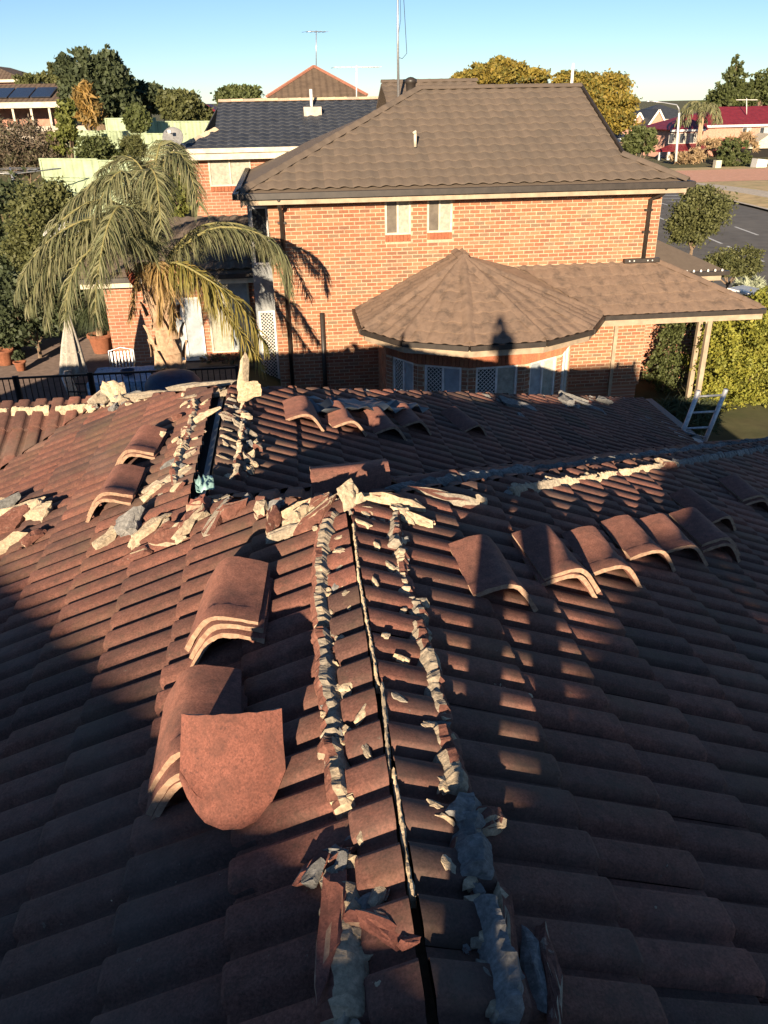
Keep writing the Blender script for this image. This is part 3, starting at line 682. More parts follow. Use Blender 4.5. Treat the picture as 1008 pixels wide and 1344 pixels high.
for i, (p, s, k, y, lb) in enumerate((((-2.033,5.064,4.123),(.28,.12,.09),'b',.2,'brown curved slab under the pile at the left picture edge'), ((-1.962,5.188,4.152),(.30,.10,.08),'m',-.1,'long cream mortar bar topping the pile at the left picture edge'),
    ((-1.727,4.988,4.248),(.13,.10,.07),'m',.6,'cream lump ending the long bar at the left picture edge'), ((-2.119,5.516,4.087),(.18,.09,.08),'g',.2,'grey lump behind the cream bar at the left picture edge'),
    ((-1.875,4.697,4.188),(.16,.08,.06),'m',.4,'lowest cream lump of the pile at the left picture edge'), ((-1.674,4.627,4.270),(.10,.08,.05),'b',.9,'small brown shard lowest right in the left edge pile'), ((-2.197,5.542,4.055),(.10,.09,.08),'m',.1,'cream lump cut by the left picture edge'))):
    lump(p, NL, s, y, lb, g2, k)
g3 = 'thin mortar plates beside the wing ridge'
for i, (p, s, k, y, lb) in enumerate((((-0.814,4.620,4.623),(.30,.10,.035),'m',.3,'longest cream plate left of the wing ridge foot'), ((-0.888,4.501,4.592),(.16,.06,.05),'b',.7,'brown shard below the cream plate at the wing ridge foot'),
    ((-0.895,4.616,4.590),(.14,.10,.04),'m',.2,'small cream plate left of the longest one'), ((-0.715,4.419,4.663),(.12,.08,.05),'p',1.0,'tan lump between the cream plate and the wing ridge'), ((-0.822,4.850,4.619),(.12,.06,.05),'g',.5,'grey lump above the cream plate by the wing ridge'),
    ((-0.777,5.381,4.638),(.06,.16,.05),'p',.1,'broken tan bit on the upper left side of the wing ridge'), ((-0.672,5.550,4.681),(.24,.09,.04),'m',.25,'cream bar across the tiles near the wing ridge top'))):
    lump(p, NL, s, y, lb, g3, k)
g4 = 'mortar lumps scattered at the ridge apex'
for i, (p, n, s, k, y, lb) in enumerate((
    ((-0.035,3.446,4.942),NL,(.13,.06,.05),'m',.3,'pale egg-shaped lump upper left of the apex'), ((-0.031,3.340,4.944),NL,(.12,.075,.06),'m',1.0,'pale round lump below the egg-shaped one left of the apex'),
    ((-0.085,3.271,4.922),NL,(.15,.05,.045),'m',.0,'pale oblong lump lowest left of the apex'), ((-0.145,3.394,4.897),NL,(.14,.05,.09),'b',1.2,'brown shard standing at the left end of the apex lumps'),
    ((0.048,3.429,4.976),NL,(.10,.06,.05),'p',.2,'small lump touching the brown tile left of the apex'), ((0.074,3.294,4.987),NL,(.20,.08,.05),'p',.5,'tan slab leaning to the apex from the left'),
    ((0.183,3.321,5.070),(0,0,1),(.075,.06,.06),'m',.2,'top cream knob balanced on the apex'), ((0.189,3.276,5.030),(0,0,1),(.07,.06,.11),'m',.9,'cream knob under the topmost one at the apex'),
    ((0.238,3.278,5.060),(0,0,1),(.08,.07,.07),'m',.4,'round cream knob right of the top one at the apex'), ((0.383,3.439,4.951),NR,(.27,.06,.075),'b',.16,'brown-faced mortar bar lying right of the apex knobs'),
    ((0.710,3.717,4.817),NR,(.30,.06,.05),'b',.20,'second brown-faced mortar bar farther right along the hip'), ((0.438,3.340,4.929),NR,(.12,.055,.05),'m',-.7,'cream lump under the first brown bar'),
    ((0.515,3.328,4.897),NR,(.13,.07,.055),'p',-.3,'tan faceted lump right of the cream one under the brown bars'), ((0.566,3.353,4.876),NR,(.06,.06,.05),'b',.2,'dark brown end piece right of the tan faceted lump'),
    ((0.295,3.284,4.987),NR,(.09,.05,.04),'m',.2,'small cream lump just right of the ridge gap at the apex'), ((2.988,5.918,3.883),NR,(.16,.12,.08),'p',.3,'lone tan lump on the hip far right of the apex'))):
    lump(p, n, s, y, lb, g4, k)
g5 = 'mortar debris on the wing ridge top'
for i, (p, s, k, y, t, lb) in enumerate((
    ((-1.803,7.300,4.247),(.14,.12,.13),'p',.2,0,'leftmost knobbly lump on the wing skyline'), ((-1.632,7.200,4.279),(.13,.12,.16),'m',.7,0,'broken cream lump second on the wing skyline'), ((-1.512,7.000,4.285),(.16,.08,.12),'m',.5,.5,'cream shard below the wing skyline lumps'),
    ((-1.489,7.100,4.319),(.20,.12,.08),'g',.2,0,'grey slab between cream shards on the wing skyline'), ((-1.310,6.900,4.357),(.16,.10,.10),'p',.4,0,'cream and grey lump right of the grey slab on the skyline'),
    ((-1.201,6.800,4.447),(.36,.09,.05),'m',.1,0,'thin cream plate lying along the wing skyline'), ((-0.795,6.500,4.590),(.42,.09,.07),'m',.05,0,'longest cream bar on the wing skyline left of the spike'),
    ((-0.689,6.200,4.633),(.34,.11,.04),'m',.1,0,'cream plate capping the end of the wing ridge'), ((-0.405,6.100,4.676),(.075,.055,.24),'m',.3,.12,'tall cream spike standing on the wing ridge'),
    ((-0.365,5.900,4.656),(.12,.09,.14),'m',.3,.2,'broken foot of the tall cream spike'))):
    lump(p, (0,0,1), s, y, lb, g5, k, tilt=t)
g6 = 'mortar bits on the right of the wing ridge'
for i, (p, s, k, y, lb) in enumerate((((-0.460,5.515,4.659),(.22,.08,.06),'b',.5,'brown shard crossing the wing ridge at mid height'), ((-0.403,5.372,4.635),(.26,.06,.05),'p',-.6,'long tan bar sloping down right of the wing ridge'),
    ((-0.475,5.110,4.665),(.14,.045,.04),'m',-.4,'cream sliver right of the wing ridge gap'), ((-0.395,4.915,4.632),(.20,.05,.05),'p',-.9,'lower tan bar on the right of the wing ridge'), ((-0.346,4.711,4.612),(.09,.08,.06),'p',.1,'pink lump at the foot of the wing ridge right side'))):
    lump(p, NR, s, y, lb, g6, k)
g7 = 'grey mortar heaps on the shaded end of the wing'
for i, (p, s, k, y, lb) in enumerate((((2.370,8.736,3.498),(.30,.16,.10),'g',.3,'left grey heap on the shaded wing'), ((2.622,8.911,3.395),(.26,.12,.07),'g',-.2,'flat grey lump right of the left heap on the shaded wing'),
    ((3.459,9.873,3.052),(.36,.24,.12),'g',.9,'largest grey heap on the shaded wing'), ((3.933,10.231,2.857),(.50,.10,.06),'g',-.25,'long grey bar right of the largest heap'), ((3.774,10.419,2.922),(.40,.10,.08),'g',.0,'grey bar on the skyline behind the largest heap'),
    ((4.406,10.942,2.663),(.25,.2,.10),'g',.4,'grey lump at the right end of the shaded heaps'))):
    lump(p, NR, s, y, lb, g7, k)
g8 = 'broken pieces along the near ridge'
for i, (p, n, s, k, y, t, lb) in enumerate((
    ((0.107,1.358,5.000),NL,(.115,.045,.035),'m',-.75,0,'cream oblong lump left of the ridge gap in the foreground'), ((0.107,1.286,5.000),NL,(.07,.05,.04),'m',1.0,0,'smaller cream lump below the oblong one in the foreground'),
    ((0.113,1.196,5.014),NL,(.17,.06,.04),'t',-.8,.15,'brown tile shard below the small cream lump'), ((0.076,1.231,4.999),NL,(.14,.05,.045),'t',-.35,.2,'brown shard left of the one beside the ridge gap'),
    ((0.003,1.230,4.979),NL,(.40,.065,.075),'t',1.40,0,'long brown broken tile edge in the left foreground'), ((0.038,1.435,4.972),NL,(.09,.03,.05),'p',.7,.5,'splintered pale shard at the top of the broken tile'),
    ((-0.017,1.424,4.960),NL,(.17,.07,.05),'t',.5,.25,'brown broken tile corner left of the splinter'), ((0.014,1.374,4.962),NL,(.08,.05,.07),'m',1.1,.4,'small cream shard in the splintered heap'),
    ((0.160,1.145,5.030),(0,0,1),(.06,.03,.03),'t',.4,0,'small pink shard lying on the ridge gap'), ((0.296,1.497,4.987),NR,(.07,.045,.045),'m',-.7,0,'bright cream lump against the big grey bed'),
    ((0.351,1.537,4.986),NR,(.14,.07,.06),'g',.9,.1,'grey bed lump with raised corner right of the ridge'), ((0.412,1.520,4.939),NR,(.16,.09,.08),'b',.3,0,'dark brown broken cap end beside the grey bed'),
    ((0.367,1.152,4.958),NR,(.34,.06,.085),'b',1.35,0,'dark painted mortar bar along the right foreground bed'), ((0.425,1.115,4.934),NR,(.22,.05,.06),'g',1.45,0,'grey mortar bar farther right in the foreground'),
    ((0.456,1.102,4.921),NR,(.28,.05,.075),'b',1.4,0,'dark brown shard right of the grey bar in the foreground'), ((0.374,2.337,4.955),NR,(.11,.06,.05),'b',.9,.2,'brown broken piece kinking the right bed'),
    ((0.056,2.263,4.979),NL,(.14,.04,.035),'b',.5,0,'brown batten shard crossing the left bed'), ((0.095,1.690,4.996),NL,(.20,.025,.018),'b',.35,0,'long thin brown shard crossing the tiles by the ridge'),
    ((0.480,1.511,4.912),NR,(.05,.02,.02),'m',.9,0,'tiny bright chip alone on the dark right slope'))):
    lump(p, n, s, y, lb, g8, k, tilt=t)
g9 = 'small chips between the bedding rows of the near ridge'
for p in ((0.109,3.109,5.001),(0.123,2.961,5.007),(0.132,2.816,5.011),(0.127,2.669,5.009),(0.135,2.499,5.012),(0.112,2.242,5.002),(0.138,2.074,5.013),(0.122,2.806,5.006),(0.123,2.313,5.007),(0.105,2.881,4.999)):
    lump(p, NL, (rnd.uniform(.02,.06),rnd.uniform(.015,.03),.015), rnd.uniform(-.5,1), 'small pale mortar chip on the tiles between the bedding rows left of the ridge gap', g9, 'm')
for p in ((0.277,2.273,4.995),(0.213,2.062,5.021),(0.317,2.281,4.978),(0.633,2.173,4.849),(0.725,2.166,4.811),(0.615,2.187,4.856)):
    lump(p, NR, (rnd.uniform(.02,.05),rnd.uniform(.015,.03),.02), rnd.uniform(-.5,1), 'small dark chip on the tiles right of the ridge gap', g9+' on the right', 'b')
POOL = [chunk_mesh(900+i, [MT['mortar'], MT['painted']] if i % 4 else [MT['mortar_grey'], MT['painted']], .06, .04, .03, painted=i % 3 == 0) for i in range(10)]
def fragments(path, nrm, n, spread, smin=.5, smax=1.3):
    P = [Vector(p) for p in path]; nn = Vector(nrm).normalized()
    for i in range(n):
        t = rnd.random()*(len(P)-1); k = int(t); q = P[k].lerp(P[k+1], t-k)+Vector((rnd.gauss(0,spread), rnd.gauss(0,spread*.6), 0)); sc = rnd.uniform(smin,smax)
        R = nn.to_track_quat('Z','Y').to_matrix() @ Matrix.Rotation(rnd.uniform(0,6.28),3,'Z') @ Matrix.Rotation(rnd.gauss(0,.35),3,'X')
        place('mortar_fragment', rnd.choice(POOL), roof, mw=Matrix.Translation(q+nn*.012) @ (R @ Matrix.Diagonal((sc,sc,sc))).to_4x4())
fragments([(0.116,3.173,5.004),(0.078,2.754,4.989),(0.053,2.317,4.978),(0.057,1.892,4.980),(0.050,1.598,4.977)], NL, 46, .022)
fragments([(0.037,1.478,4.972),(0.055,1.313,4.979),(0.042,1.164,4.974),(0.025,1.035,4.967)], NL, 26, .03, .6, 1.5)
fragments([(0.386,3.238,4.950),(0.357,2.758,4.962),(0.366,2.302,4.958),(0.356,1.906,4.962),(0.340,1.622,4.969)], NR, 44, .018)
fragments([(0.343,1.568,4.968),(0.332,1.392,4.972),(0.341,1.224,4.969),(0.321,1.008,4.977)], NR, 24, .025, .6, 1.4)
fragments([(-0.848,6.188,4.609),(-0.783,5.232,4.635),(-0.740,4.565,4.653)], NL, 26, .05, .8, 1.8)
fragments([(-0.491,5.858,4.672),(-0.410,5.167,4.638),(-0.355,4.588,4.616)], NR, 26, .05, .8, 1.8)
fragments([(-0.537,4.050,4.736),(-0.233,3.704,4.861),(0.099,3.356,4.997)], NL, 30, .07, .8, 2.0)
fragments([hipat(.5,1,.03), hipat(3,1,.03)], (0,0,1), 30, .05, .7, 1.6)
fragments([hipat(3,-1,.03), hipat(7,-1,.03)], (0,0,1), 30, .06, .9, 2.0)
fragments([(-1.784,7.200,4.244),(-1.238,6.800,4.408),(-0.609,6.300,4.608)], (0,0,1), 34, .08, .9, 2.4)
def crumbs(cs, nrm, n, spread, label, group, kinds='mmpbg', smin=.025, smax=.07):
    cs = [Vector(c) for c in cs]; nn = Vector(nrm).normalized(); t1 = nn.cross(Vector((1,0,0))).normalized(); t2 = nn.cross(t1)
    for i in range(n):
        c = cs[i % len(cs)]; q = c + t1*rnd.gauss(0,spread) + t2*rnd.gauss(0,spread); a = rnd.uniform(smin,smax)
        lump(q, nrm, (a, a*rnd.uniform(.4,.8), a*rnd.uniform(.25,.5)), rnd.uniform(0,3.1), label, group, rnd.choice(kinds))
crumbs([(-1.058,4.068,4.523),(-0.856,3.888,4.605),(-0.655,3.765,4.688),(-0.492,3.739,4.755)], NL, 16, .09, 'small crumb of mortar in the heap left of the ridge apex', 'crumbs in the heap left of the apex')
crumbs([(-1.996,5.085,4.138),(-1.756,4.812,4.236),(-1.794,4.597,4.221)], NL, 10, .09, 'small crumb of mortar in the pile at the left picture edge', 'crumbs in the left edge pile')
crumbs([(-0.098,3.373,4.916),(0.029,3.408,4.969),(0.090,3.197,4.994)], NL, 16, .07, 'small crumb of mortar scattered left of the apex knobs', 'crumbs left of the apex')
crumbs([(0.299,3.256,4.986),(0.461,3.426,4.919),(0.391,3.168,4.948)], NR, 10, .06, 'small crumb of mortar scattered right of the apex knobs', 'crumbs right of the apex')
crumbs([(-0.839,4.558,4.612),(-0.733,4.670,4.656),(-0.765,5.210,4.643),(-0.716,5.670,4.663),(-0.768,5.502,4.642)], NL, 16, .08, 'small crumb of mortar left of the wing ridge gap', 'crumbs left of the wing ridge')
crumbs([(-0.445,5.422,4.653),(-0.390,5.048,4.630),(-0.348,4.768,4.613),(-0.436,5.829,4.649)], NR, 14, .07, 'small crumb of mortar right of the wing ridge gap', 'crumbs right of the wing ridge')
crumbs([(2.383,8.749,3.493),(3.556,10.003,3.012),(4.267,10.732,2.720)], NR, 12, .14, 'small grey crumb around the heaps on the shaded wing', 'crumbs on the shaded wing', 'g', .04, .12)
crumbs([(0.023,1.415,4.966),(0.062,1.310,4.982),(0.110,1.248,5.002)], NL, 12, .035, 'small crumb among the splintered tiles left of the near ridge gap', 'crumbs among the splintered tiles', 'mpb', .015, .04)
crumbs([(0.330,1.463,4.973),(0.332,1.283,4.972),(0.218,1.261,5.019)], NR, 8, .05, 'small crumb beside the grey bed right of the near ridge gap', 'crumbs beside the grey bed', 'gbm', .012, .035)
crumbs([(-0.260,1.410,4.850),(-0.435,1.532,4.778),(-0.767,1.494,4.642),(0.743,1.433,4.804),(0.772,1.197,4.792)], (0,0,1), 10, .12, 'tiny pale grit speck on the shaded foreground tiles', 'grit on the foreground tiles', 'm', .006, .014)
# sheet of sarking thrown over the wing ridge and a teal scrap in the gap
def sheet_patch(p0, u, v, nu, nv, amp, seed):
    V = []; p0 = Vector(p0); u = Vector(u); v = Vector(v); n = u.cross(v).normalized()
    if n.z < 0: n = -n
    for j in range(nv+1):
        for i in range(nu+1):
            q = p0+u*(i/nu)+v*(j/nv); V.append(q+n*amp*noise.noise(Vector((i*.7,j*.7,seed))))
    F = [(j*(nu+1)+i, j*(nu+1)+i+1, (j+1)*(nu+1)+i+1, (j+1)*(nu+1)+i) for j in range(nv) for i in range(nu)]
    return V, F
V, F = sheet_patch((-.15,6.45,BZ-.20+.02), (1.0,1.0,-1.0*TP), (.35,-.35,.0), 14, 6, .10, 3)
b = MB(); b.add(V, F, 0, 0, True); o = b.build('sarking_sheet', MT['tarp'], origin=(0,6.6,4.4)); tag(o, 'crumpled blue-grey sarking sheet on the wing ridge skyline', 'sheet')
so = o.modifiers.new('thick', 'SOLIDIFY'); so.thickness = .004
V, F = sheet_patch(Vector((-0.601,4.215,4.732)), (.10,.02,0), (-.02,.12,.03), 8, 8, .06, 8)
b = MB(); b.add(V, F, 0, 0, True); o = b.build('plastic_scrap', MT['teal'], origin=(-.6,4.2,4.6)); tag(o, 'crumpled teal plastic scrap at the foot of the wing ridge', 'plastic scrap')
so = o.modifiers.new('thick', 'SOLIDIFY'); so.thickness = .003
# ================================================================ neighbour's brick house
nb = empty('brick_house', 'two-storey orange brick house with brown hip roof and tiled bay', 'house', (4,20,-.6))
BRK = {}
def rects(u0, u1, z0, z1, holes):
    us = sorted({u0, u1, *[h[i] for h in holes for i in (0,1)]}); zs = sorted({z0, z1, *[h[i] for h in holes for i in (2,3)]})
    us = [u for u in us if u0 <= u <= u1]; zs = [z for z in zs if z0 <= z <= z1]; out = []
    for a, b_ in zip(us, us[1:]):
        for c, d in zip(zs, zs[1:]):
            if not any(h[0] < (a+b_)/2 < h[1] and h[2] < (c+d)/2 < h[3] for h in holes): out.append((a,b_,c,d))
    return out
def brick_wall(p0, p1, z0, z1, holes, bricks, bl=.236, bh=.084, jt=.015, wallparent=None, thick=.10):
    """p0->p1 runs left to right seen from outside; holes in (u0,u1,z0,z1)"""
    p0 = Vector((*p0,0)); p1 = Vector((*p1,0)); u = (p1-p0).normalized(); L = (p1-p0).length; n = u.cross(Vector((0,0,1)))
    b = MB()
    for (a, c, d, e) in rects(0, L, z0, z1, holes):
        q = [p0+u*a, p0+u*c]
        vs = [q[0]+Vector((0,0,d)), q[1]+Vector((0,0,d)), q[1]+Vector((0,0,e)), q[0]+Vector((0,0,e))]
        b.add(vs+[v-n*thick for v in vs], [(0,1,2,3),(7,6,5,4),(0,4,5,1),(1,5,6,2),(2,6,7,3),(3,7,4,0)])
    b.build('wall_core', MT['joint'], wallparent)
    row = 0; z = z0
    while z + bh <= z1+.02:
        x = -(.5*bl if row % 2 else 0)
        while x < L:
            a = max(x, 0)+jt/2; c = min(x+bl, L)-jt/2
            pieces = [(a, c)]
            for h in holes:
                if h[2] < z+bh-.02 and h[3] > z+.02:
                    np_ = []
                    for (s, e) in pieces:
                        if h[1] <= s or h[0] >= e: np_.append((s, e))
                        else:
                            if h[0]-jt/2-s > .03: np_.append((s, h[0]-jt/2))
                            if e-h[1]-jt/2 > .03: np_.append((h[1]+jt/2, e))
                    pieces = np_
            for (s, e) in pieces:
                if e-s > .03:
                    mid = p0+u*((s+e)/2)+Vector((0,0,z+bh/2))
                    bricks.append((mid, u, n, e-s, bh-jt, abs((e-s)-(bl-jt)) < .002))
            x += bl
        z += bh; row += 1
def brick_geom(w, h, d=.009):
    c = .004
    V = [(-w/2,0,-h/2),(w/2,0,-h/2),(w/2,0,h/2),(-w/2,0,h/2),(-w/2+c,d,-h/2+c),(w/2-c,d,-h/2+c),(w/2-c,d,h/2-c),(-w/2+c,d,h/2-c)]
    F = [(4,5,6,7),(0,1,5,4),(1,2,6,5),(2,3,7,6),(3,0,4,7)]
    return np.array(V, dtype=np.float32), F
def finish_bricks(bricks, parent, m, limit=300, bl=.236, bh=.084, jt=.015, prefer=None):
    GV, GF = brick_geom(bl-jt, bh-jt)
    shared = npmesh('brick', GV, GF, m, tint=np.zeros(5))
    idx = sorted(range(len(bricks)), key=lambda i: (0 if bricks[i][5] and in_view(bricks[i][0]) else 1, prefer(bricks[i][0]) if prefer else 0))
    V = []; F = []; T = []; nv = 0
    for r, i in enumerate(idx):
        mid, u, n, w, h, full = bricks[i]
        # n is outward; local x=u, y=n (outwards), z=up
        R = Matrix((-u, n, Vector((0,0,1)))).transposed()
        if full and r < limit and in_view(mid):
            place('brick', shared, parent, mw=Matrix.Translation(mid+n*rnd.uniform(0,.002)) @ R.to_4x4()); continue
        gv, gf = brick_geom(w, h, .009+rnd.uniform(-.001,.002)); W3 = np.array(R)
        V.append(gv @ W3.T + np.array(mid[:])); F.extend([tuple(nv+j for j in f) for f in gf]); nv += 8; T.extend([rnd.random()]*5)
    base = np.array(parent_origin(parent)[:])
    o = bpy.data.objects.new('far_bricks', npmesh('far_bricks', np.concatenate(V)-base, F, m, tint=T)); link(o, parent); o['kind'] = 'stuff'
FY = 19.0
bricks = []
W1 = (2.17+.4, 2.75+.4, 3.95, 4.74); W2 = (3.12+.4, 3.69+.4, 3.97, 4.74)
wm = MB(); wm.box(-.40, 8.55, FY+.13, 28.0, -.6, 4.78)
wall = wm.build('wall', MT['farbrick_side'], nb)
S1 = (W1[0], W1[1], 3.80, 3.95); S2 = (W2[0], W2[1], 3.82, 3.97)
brick_wall((-.40,FY), (8.55,FY), .15, 4.77, [W1, W2, (S1[0],S1[1],S1[2],S1[3]), (S2[0],S2[1],S2[2],S2[3]), (2.6,6.5,.15,2.4)], bricks, wallparent=wall)
# bay walls
Gv = [(1.47,19.0),(1.47,17.07),(2.17,16.02),(3.40,15.45),(4.93,15.53),(6.12,16.24),(6.76,17.36)]
Cb = Vector((3.95,18.3,0)); ZG = 2.34; AP = Vector((3.78,18.1,3.52))
Wv = [Cb+(Vector((*g,0))-Cb)*.80 for g in Gv]; Wv[0] = Vector((Wv[1].x,19.0,0)); Wv.append(Vector((Wv[6].x,19.0,0)))
def lattice(b, p0, u, w, z0, z1, n, step=.085):
    """diamond security screen of thin bars"""
    for sgn in (1,-1):
        k = -w
        while k < (z1-z0):
            pts = []
            # line z = z0 + k + sgn' * x
            xa, xb = 0, w
            za = z0+k; zb_ = z0+k+w
            if sgn < 0: za, zb_ = zb_, za
            def clip(x0, z_0, x1, z_1):
                t0, t1 = 0, 1
                dz_ = z_1-z_0
                for lim, s in ((z0, 1), (z1, -1)):
                    f0 = (z_0-lim)*s; f1 = (z_1-lim)*s
                    if f0 < 0 and f1 < 0: return None
                    if f0 < 0: t0 = max(t0, f0/(f0-f1))
                    if f1 < 0: t1 = min(t1, f0/(f0-f1))
                return (t0, t1) if t1-t0 > .05 else None
            c = clip(xa, za, xb, zb_)
            if c:
                A_ = p0+u*(w*c[0])+Vector((0,0,za+(zb_-za)*c[0])); B_ = p0+u*(w*c[1])+Vector((0,0,za+(zb_-za)*c[1]))
                b.bar(A_+n*.004*sgn, B_+n*.004*sgn, .011, .008, up=n)
            k += step
def window(parent, p0, u, n, w, z0, z1, style, frame='cream'):
    """style: list of pane kinds left to right"""
    p0 = Vector(p0); U = Vector((0,0,1)); fr = MB(); t = .045
    def fbar(a, c, z_0, z_1, d0=-.07, d1=-.02):
        q = [p0+u*a, p0+u*c]; vs = [x+U*z_ +n*d for d in (d1,d0) for x, z_ in ((q[0],z_0),(q[1],z_0),(q[1],z_1),(q[0],z_1))]
        fr.add(vs, [(0,1,2,3),(7,6,5,4),(0,4,5,1),(1,5,6,2),(2,6,7,3),(3,7,4,0)])
    fbar(0,w,z0,z0+t,-.07,-.012); fbar(0,w,z1-t,z1); fbar(0,t,z0+t,z1-t); fbar(w-t,w,z0+t,z1-t)
    k = len(style); pw = w/k
    for i in range(1,k): fbar(i*pw-t*.5, i*pw+t*.5, z0+t, z1-t, -.068,-.018)
    win = fr.build('window', MT[frame], parent)
    for i, st in enumerate(style):
        a = max(t, i*pw+(t*.5 if i else t)); c = min(w-t, (i+1)*pw-(t*.5))
        m = {'c':'curtain','b':'blind','g':'glass','s':'screen','l':'screen','h':'brownpane'}[st]
        d = -.055
        pb = MB(); q = [p0+u*a, p0+u*c]
        vs = [x+U*z_+n*dd for dd in (d,d-.01) for x, z_ in ((q[0],z0+t),(q[1],z0+t),(q[1],z1-t),(q[0],z1-t))]
        pb.add(vs, [(0,1,2,3),(7,6,5,4),(0,4,5,1),(1,5,6,2),(2,6,7,3),(3,7,4,0)])
        pb.build('pane', MT[m], win)
        if st == 'l':
            lb = MB(); lattice(lb, p0+u*a+n*(-.035), u, c-a, z0+t, z1-t, n); lb.build('lattice', MT['white'], win)
    return win
UX = Vector((1,0,0)); NY = Vector((0,-1,0))
window(nb, (2.17,FY,0), UX, NY, .58, 3.95, 4.74, 'hc'); window(nb, (3.12,FY,0), UX, NY, .57, 3.97, 4.74, 'hc')
for (x0, x1, z0, z1) in ((2.17,2.75,3.80,3.95),(3.12,3.69,3.82,3.97)):
    n = 7; w = (x1-x0)/n
    for k in range(n):
        b = MB(); b.box(x0+k*w+.005, x0+(k+1)*w-.005, FY-.03, FY+.02, z0+.006, z1-.006); b.build('sill_brick', MT['soldier'], wall)
# bay facets: bricks, soldier course, windows
HD = 1.70
styles = ['lb','lb','lc','bc','bc']
for i in range(1,6):
    a = Wv[i]; c = Wv[i+1]; u = (c-a).normalized(); L = (c-a).length; n = u.cross(Vector((0,0,1)))
    h0, h1 = .14*L if i > 1 else .2*L, .87*L
    brick_wall((a.x,a.y), (c.x,c.y), .15, 2.24, [(h0,h1,.15,HD),(0,L,HD,HD+.24)], bricks, wallparent=wall, bl=.236)
    window(nb, a+u*h0, u, n, h1-h0, .15, HD, styles[i-1], 'white')
    ns = max(6, int(L/.085)); sw = L/ns
    for k in range(ns):
        b = MB(); q0 = a+u*(k*sw+.005); q1 = a+u*((k+1)*sw-.005)
        vs = [q+Vector((0,0,z))+n*d for d in (.010,-.04) for q, z in ((q0,HD+.008),(q1,HD+.008),(q1,HD+.232),(q0,HD+.232))]
        b.add(vs, [(0,1,2,3),(7,6,5,4),(0,4,5,1),(1,5,6,2),(2,6,7,3),(3,7,4,0)]); b.build('soldier_brick', MT['soldier'], wall)
    b = MB(); b.add([a+n*-.06+Vector((0,0,HD)), c+n*-.06+Vector((0,0,HD)), c+n*-.06+Vector((0,0,2.3)), a+n*-.06+Vector((0,0,2.3))], [(0,1,2,3)]); b.build('lintel', MT['joint'], wall)
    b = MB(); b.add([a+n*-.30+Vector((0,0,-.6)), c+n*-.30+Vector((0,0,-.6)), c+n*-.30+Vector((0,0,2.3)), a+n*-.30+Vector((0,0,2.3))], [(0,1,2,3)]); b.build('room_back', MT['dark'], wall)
brick_wall((Wv[1].x,19.0), (Wv[1].x,Wv[1].y), .15, 2.24, [], bricks, wallparent=wall)
brick_wall((Wv[6].x,Wv[6].y), (Wv[6].x,19.0), .15, 2.24, [], bricks, wallparent=wall)
finish_bricks(bricks, wall, MT['brick'], prefer=lambda p: abs(p.x-4.2)+1.6*abs(p.z-3.5))
# --- main roof
PN = .427
ent = tile_plane(GEOM_NB, (0,22.9,6.87), (0,-1), PN, .26, .3165, 14, -9.0, 1.2,
    lambda x, y: [(-.98,18.4,-H,H),(8.86,18.4,H,H)] if y < 19.55 else [(-.98,18.4,-H,H),(7.70,0,1,0)], phase=.05, jit=.002)
b = MB()
def ndeck(pts, dz=.05, th=.05): b.slab([(x, y, z-dz) for x, y, z in pts], th)
ze = 4.95
ndeck([(-.98,18.4,ze),(8.86,18.4,ze),(7.71,19.55,ze+1.15*PN),(7.71,22.9,6.87),(3.52,22.9,6.87)])
ndeck([(-.98,18.4,ze),(3.52,22.9,6.87),(-.98,27.4,ze)]); ndeck([(-.98,27.4,ze),(3.52,22.9,6.87),(7.71,22.9,6.87),(7.71,26.25,ze+1.15*PN),(8.86,27.4,ze)])
ndeck([(8.86,18.4,ze),(8.86,27.4,ze),(7.71,26.25,ze+1.15*PN),(7.71,19.55,ze+1.15*PN)])
nroof = b.build('roof', MT['nbtile'], nb)
finish_tiles(ent, GEOM_NB, MT['nbtile'], nroof)
b = MB(); b.add([(7.70,19.55,ze+1.15*PN-.03),(7.70,22.9,6.80),(7.70,26.25,ze+1.15*PN-.03)], [(0,1,2)]); b.build('gable_vent', MT['gutter'], nroof)
b = MB(); b.bar((7.74,19.50,ze+1.1*PN+.02),(7.74,22.92,6.90),.05,.12); b.build('barge_board', MT['gutter'], nroof)
NBC = cap_mesh(MT['nbtile'], 21, hw=.13, rise=.075); BYC = cap_mesh(MT['baytile'], 22, hw=.12, rise=.07)
NBC.materials[1] = MT['nbtile']; BYC.materials[1] = MT['baytile']
def cap_run(a, c, me, parent, step=.36, lift=.02):
    a = Vector(a); c = Vector(c); y = (a-c).normalized(); L = (c-a).length; n = int(L/step)
    z = Vector((0,0,1)); z = (z-y*z.dot(y)).normalized(); x = y.cross(z)
    for k in range(n):
        p = a+(c-a)*((k+1)/n)
        place('ridge_cap', me, parent, mw=Matrix.Translation(p+z*(lift-.03)+z*rnd.uniform(0,.006)) @ Matrix((x,y,z)).transposed().to_4x4())
cap_run((3.5,22.9,6.90),(-.95,18.43,4.99), NBC, nroof); cap_run((7.7,22.9,6.90),(3.5,22.9,6.90), NBC, nroof); cap_run((7.72,19.54,ze+1.15*PN+.03),(8.84,18.42,4.98), NBC, nroof)
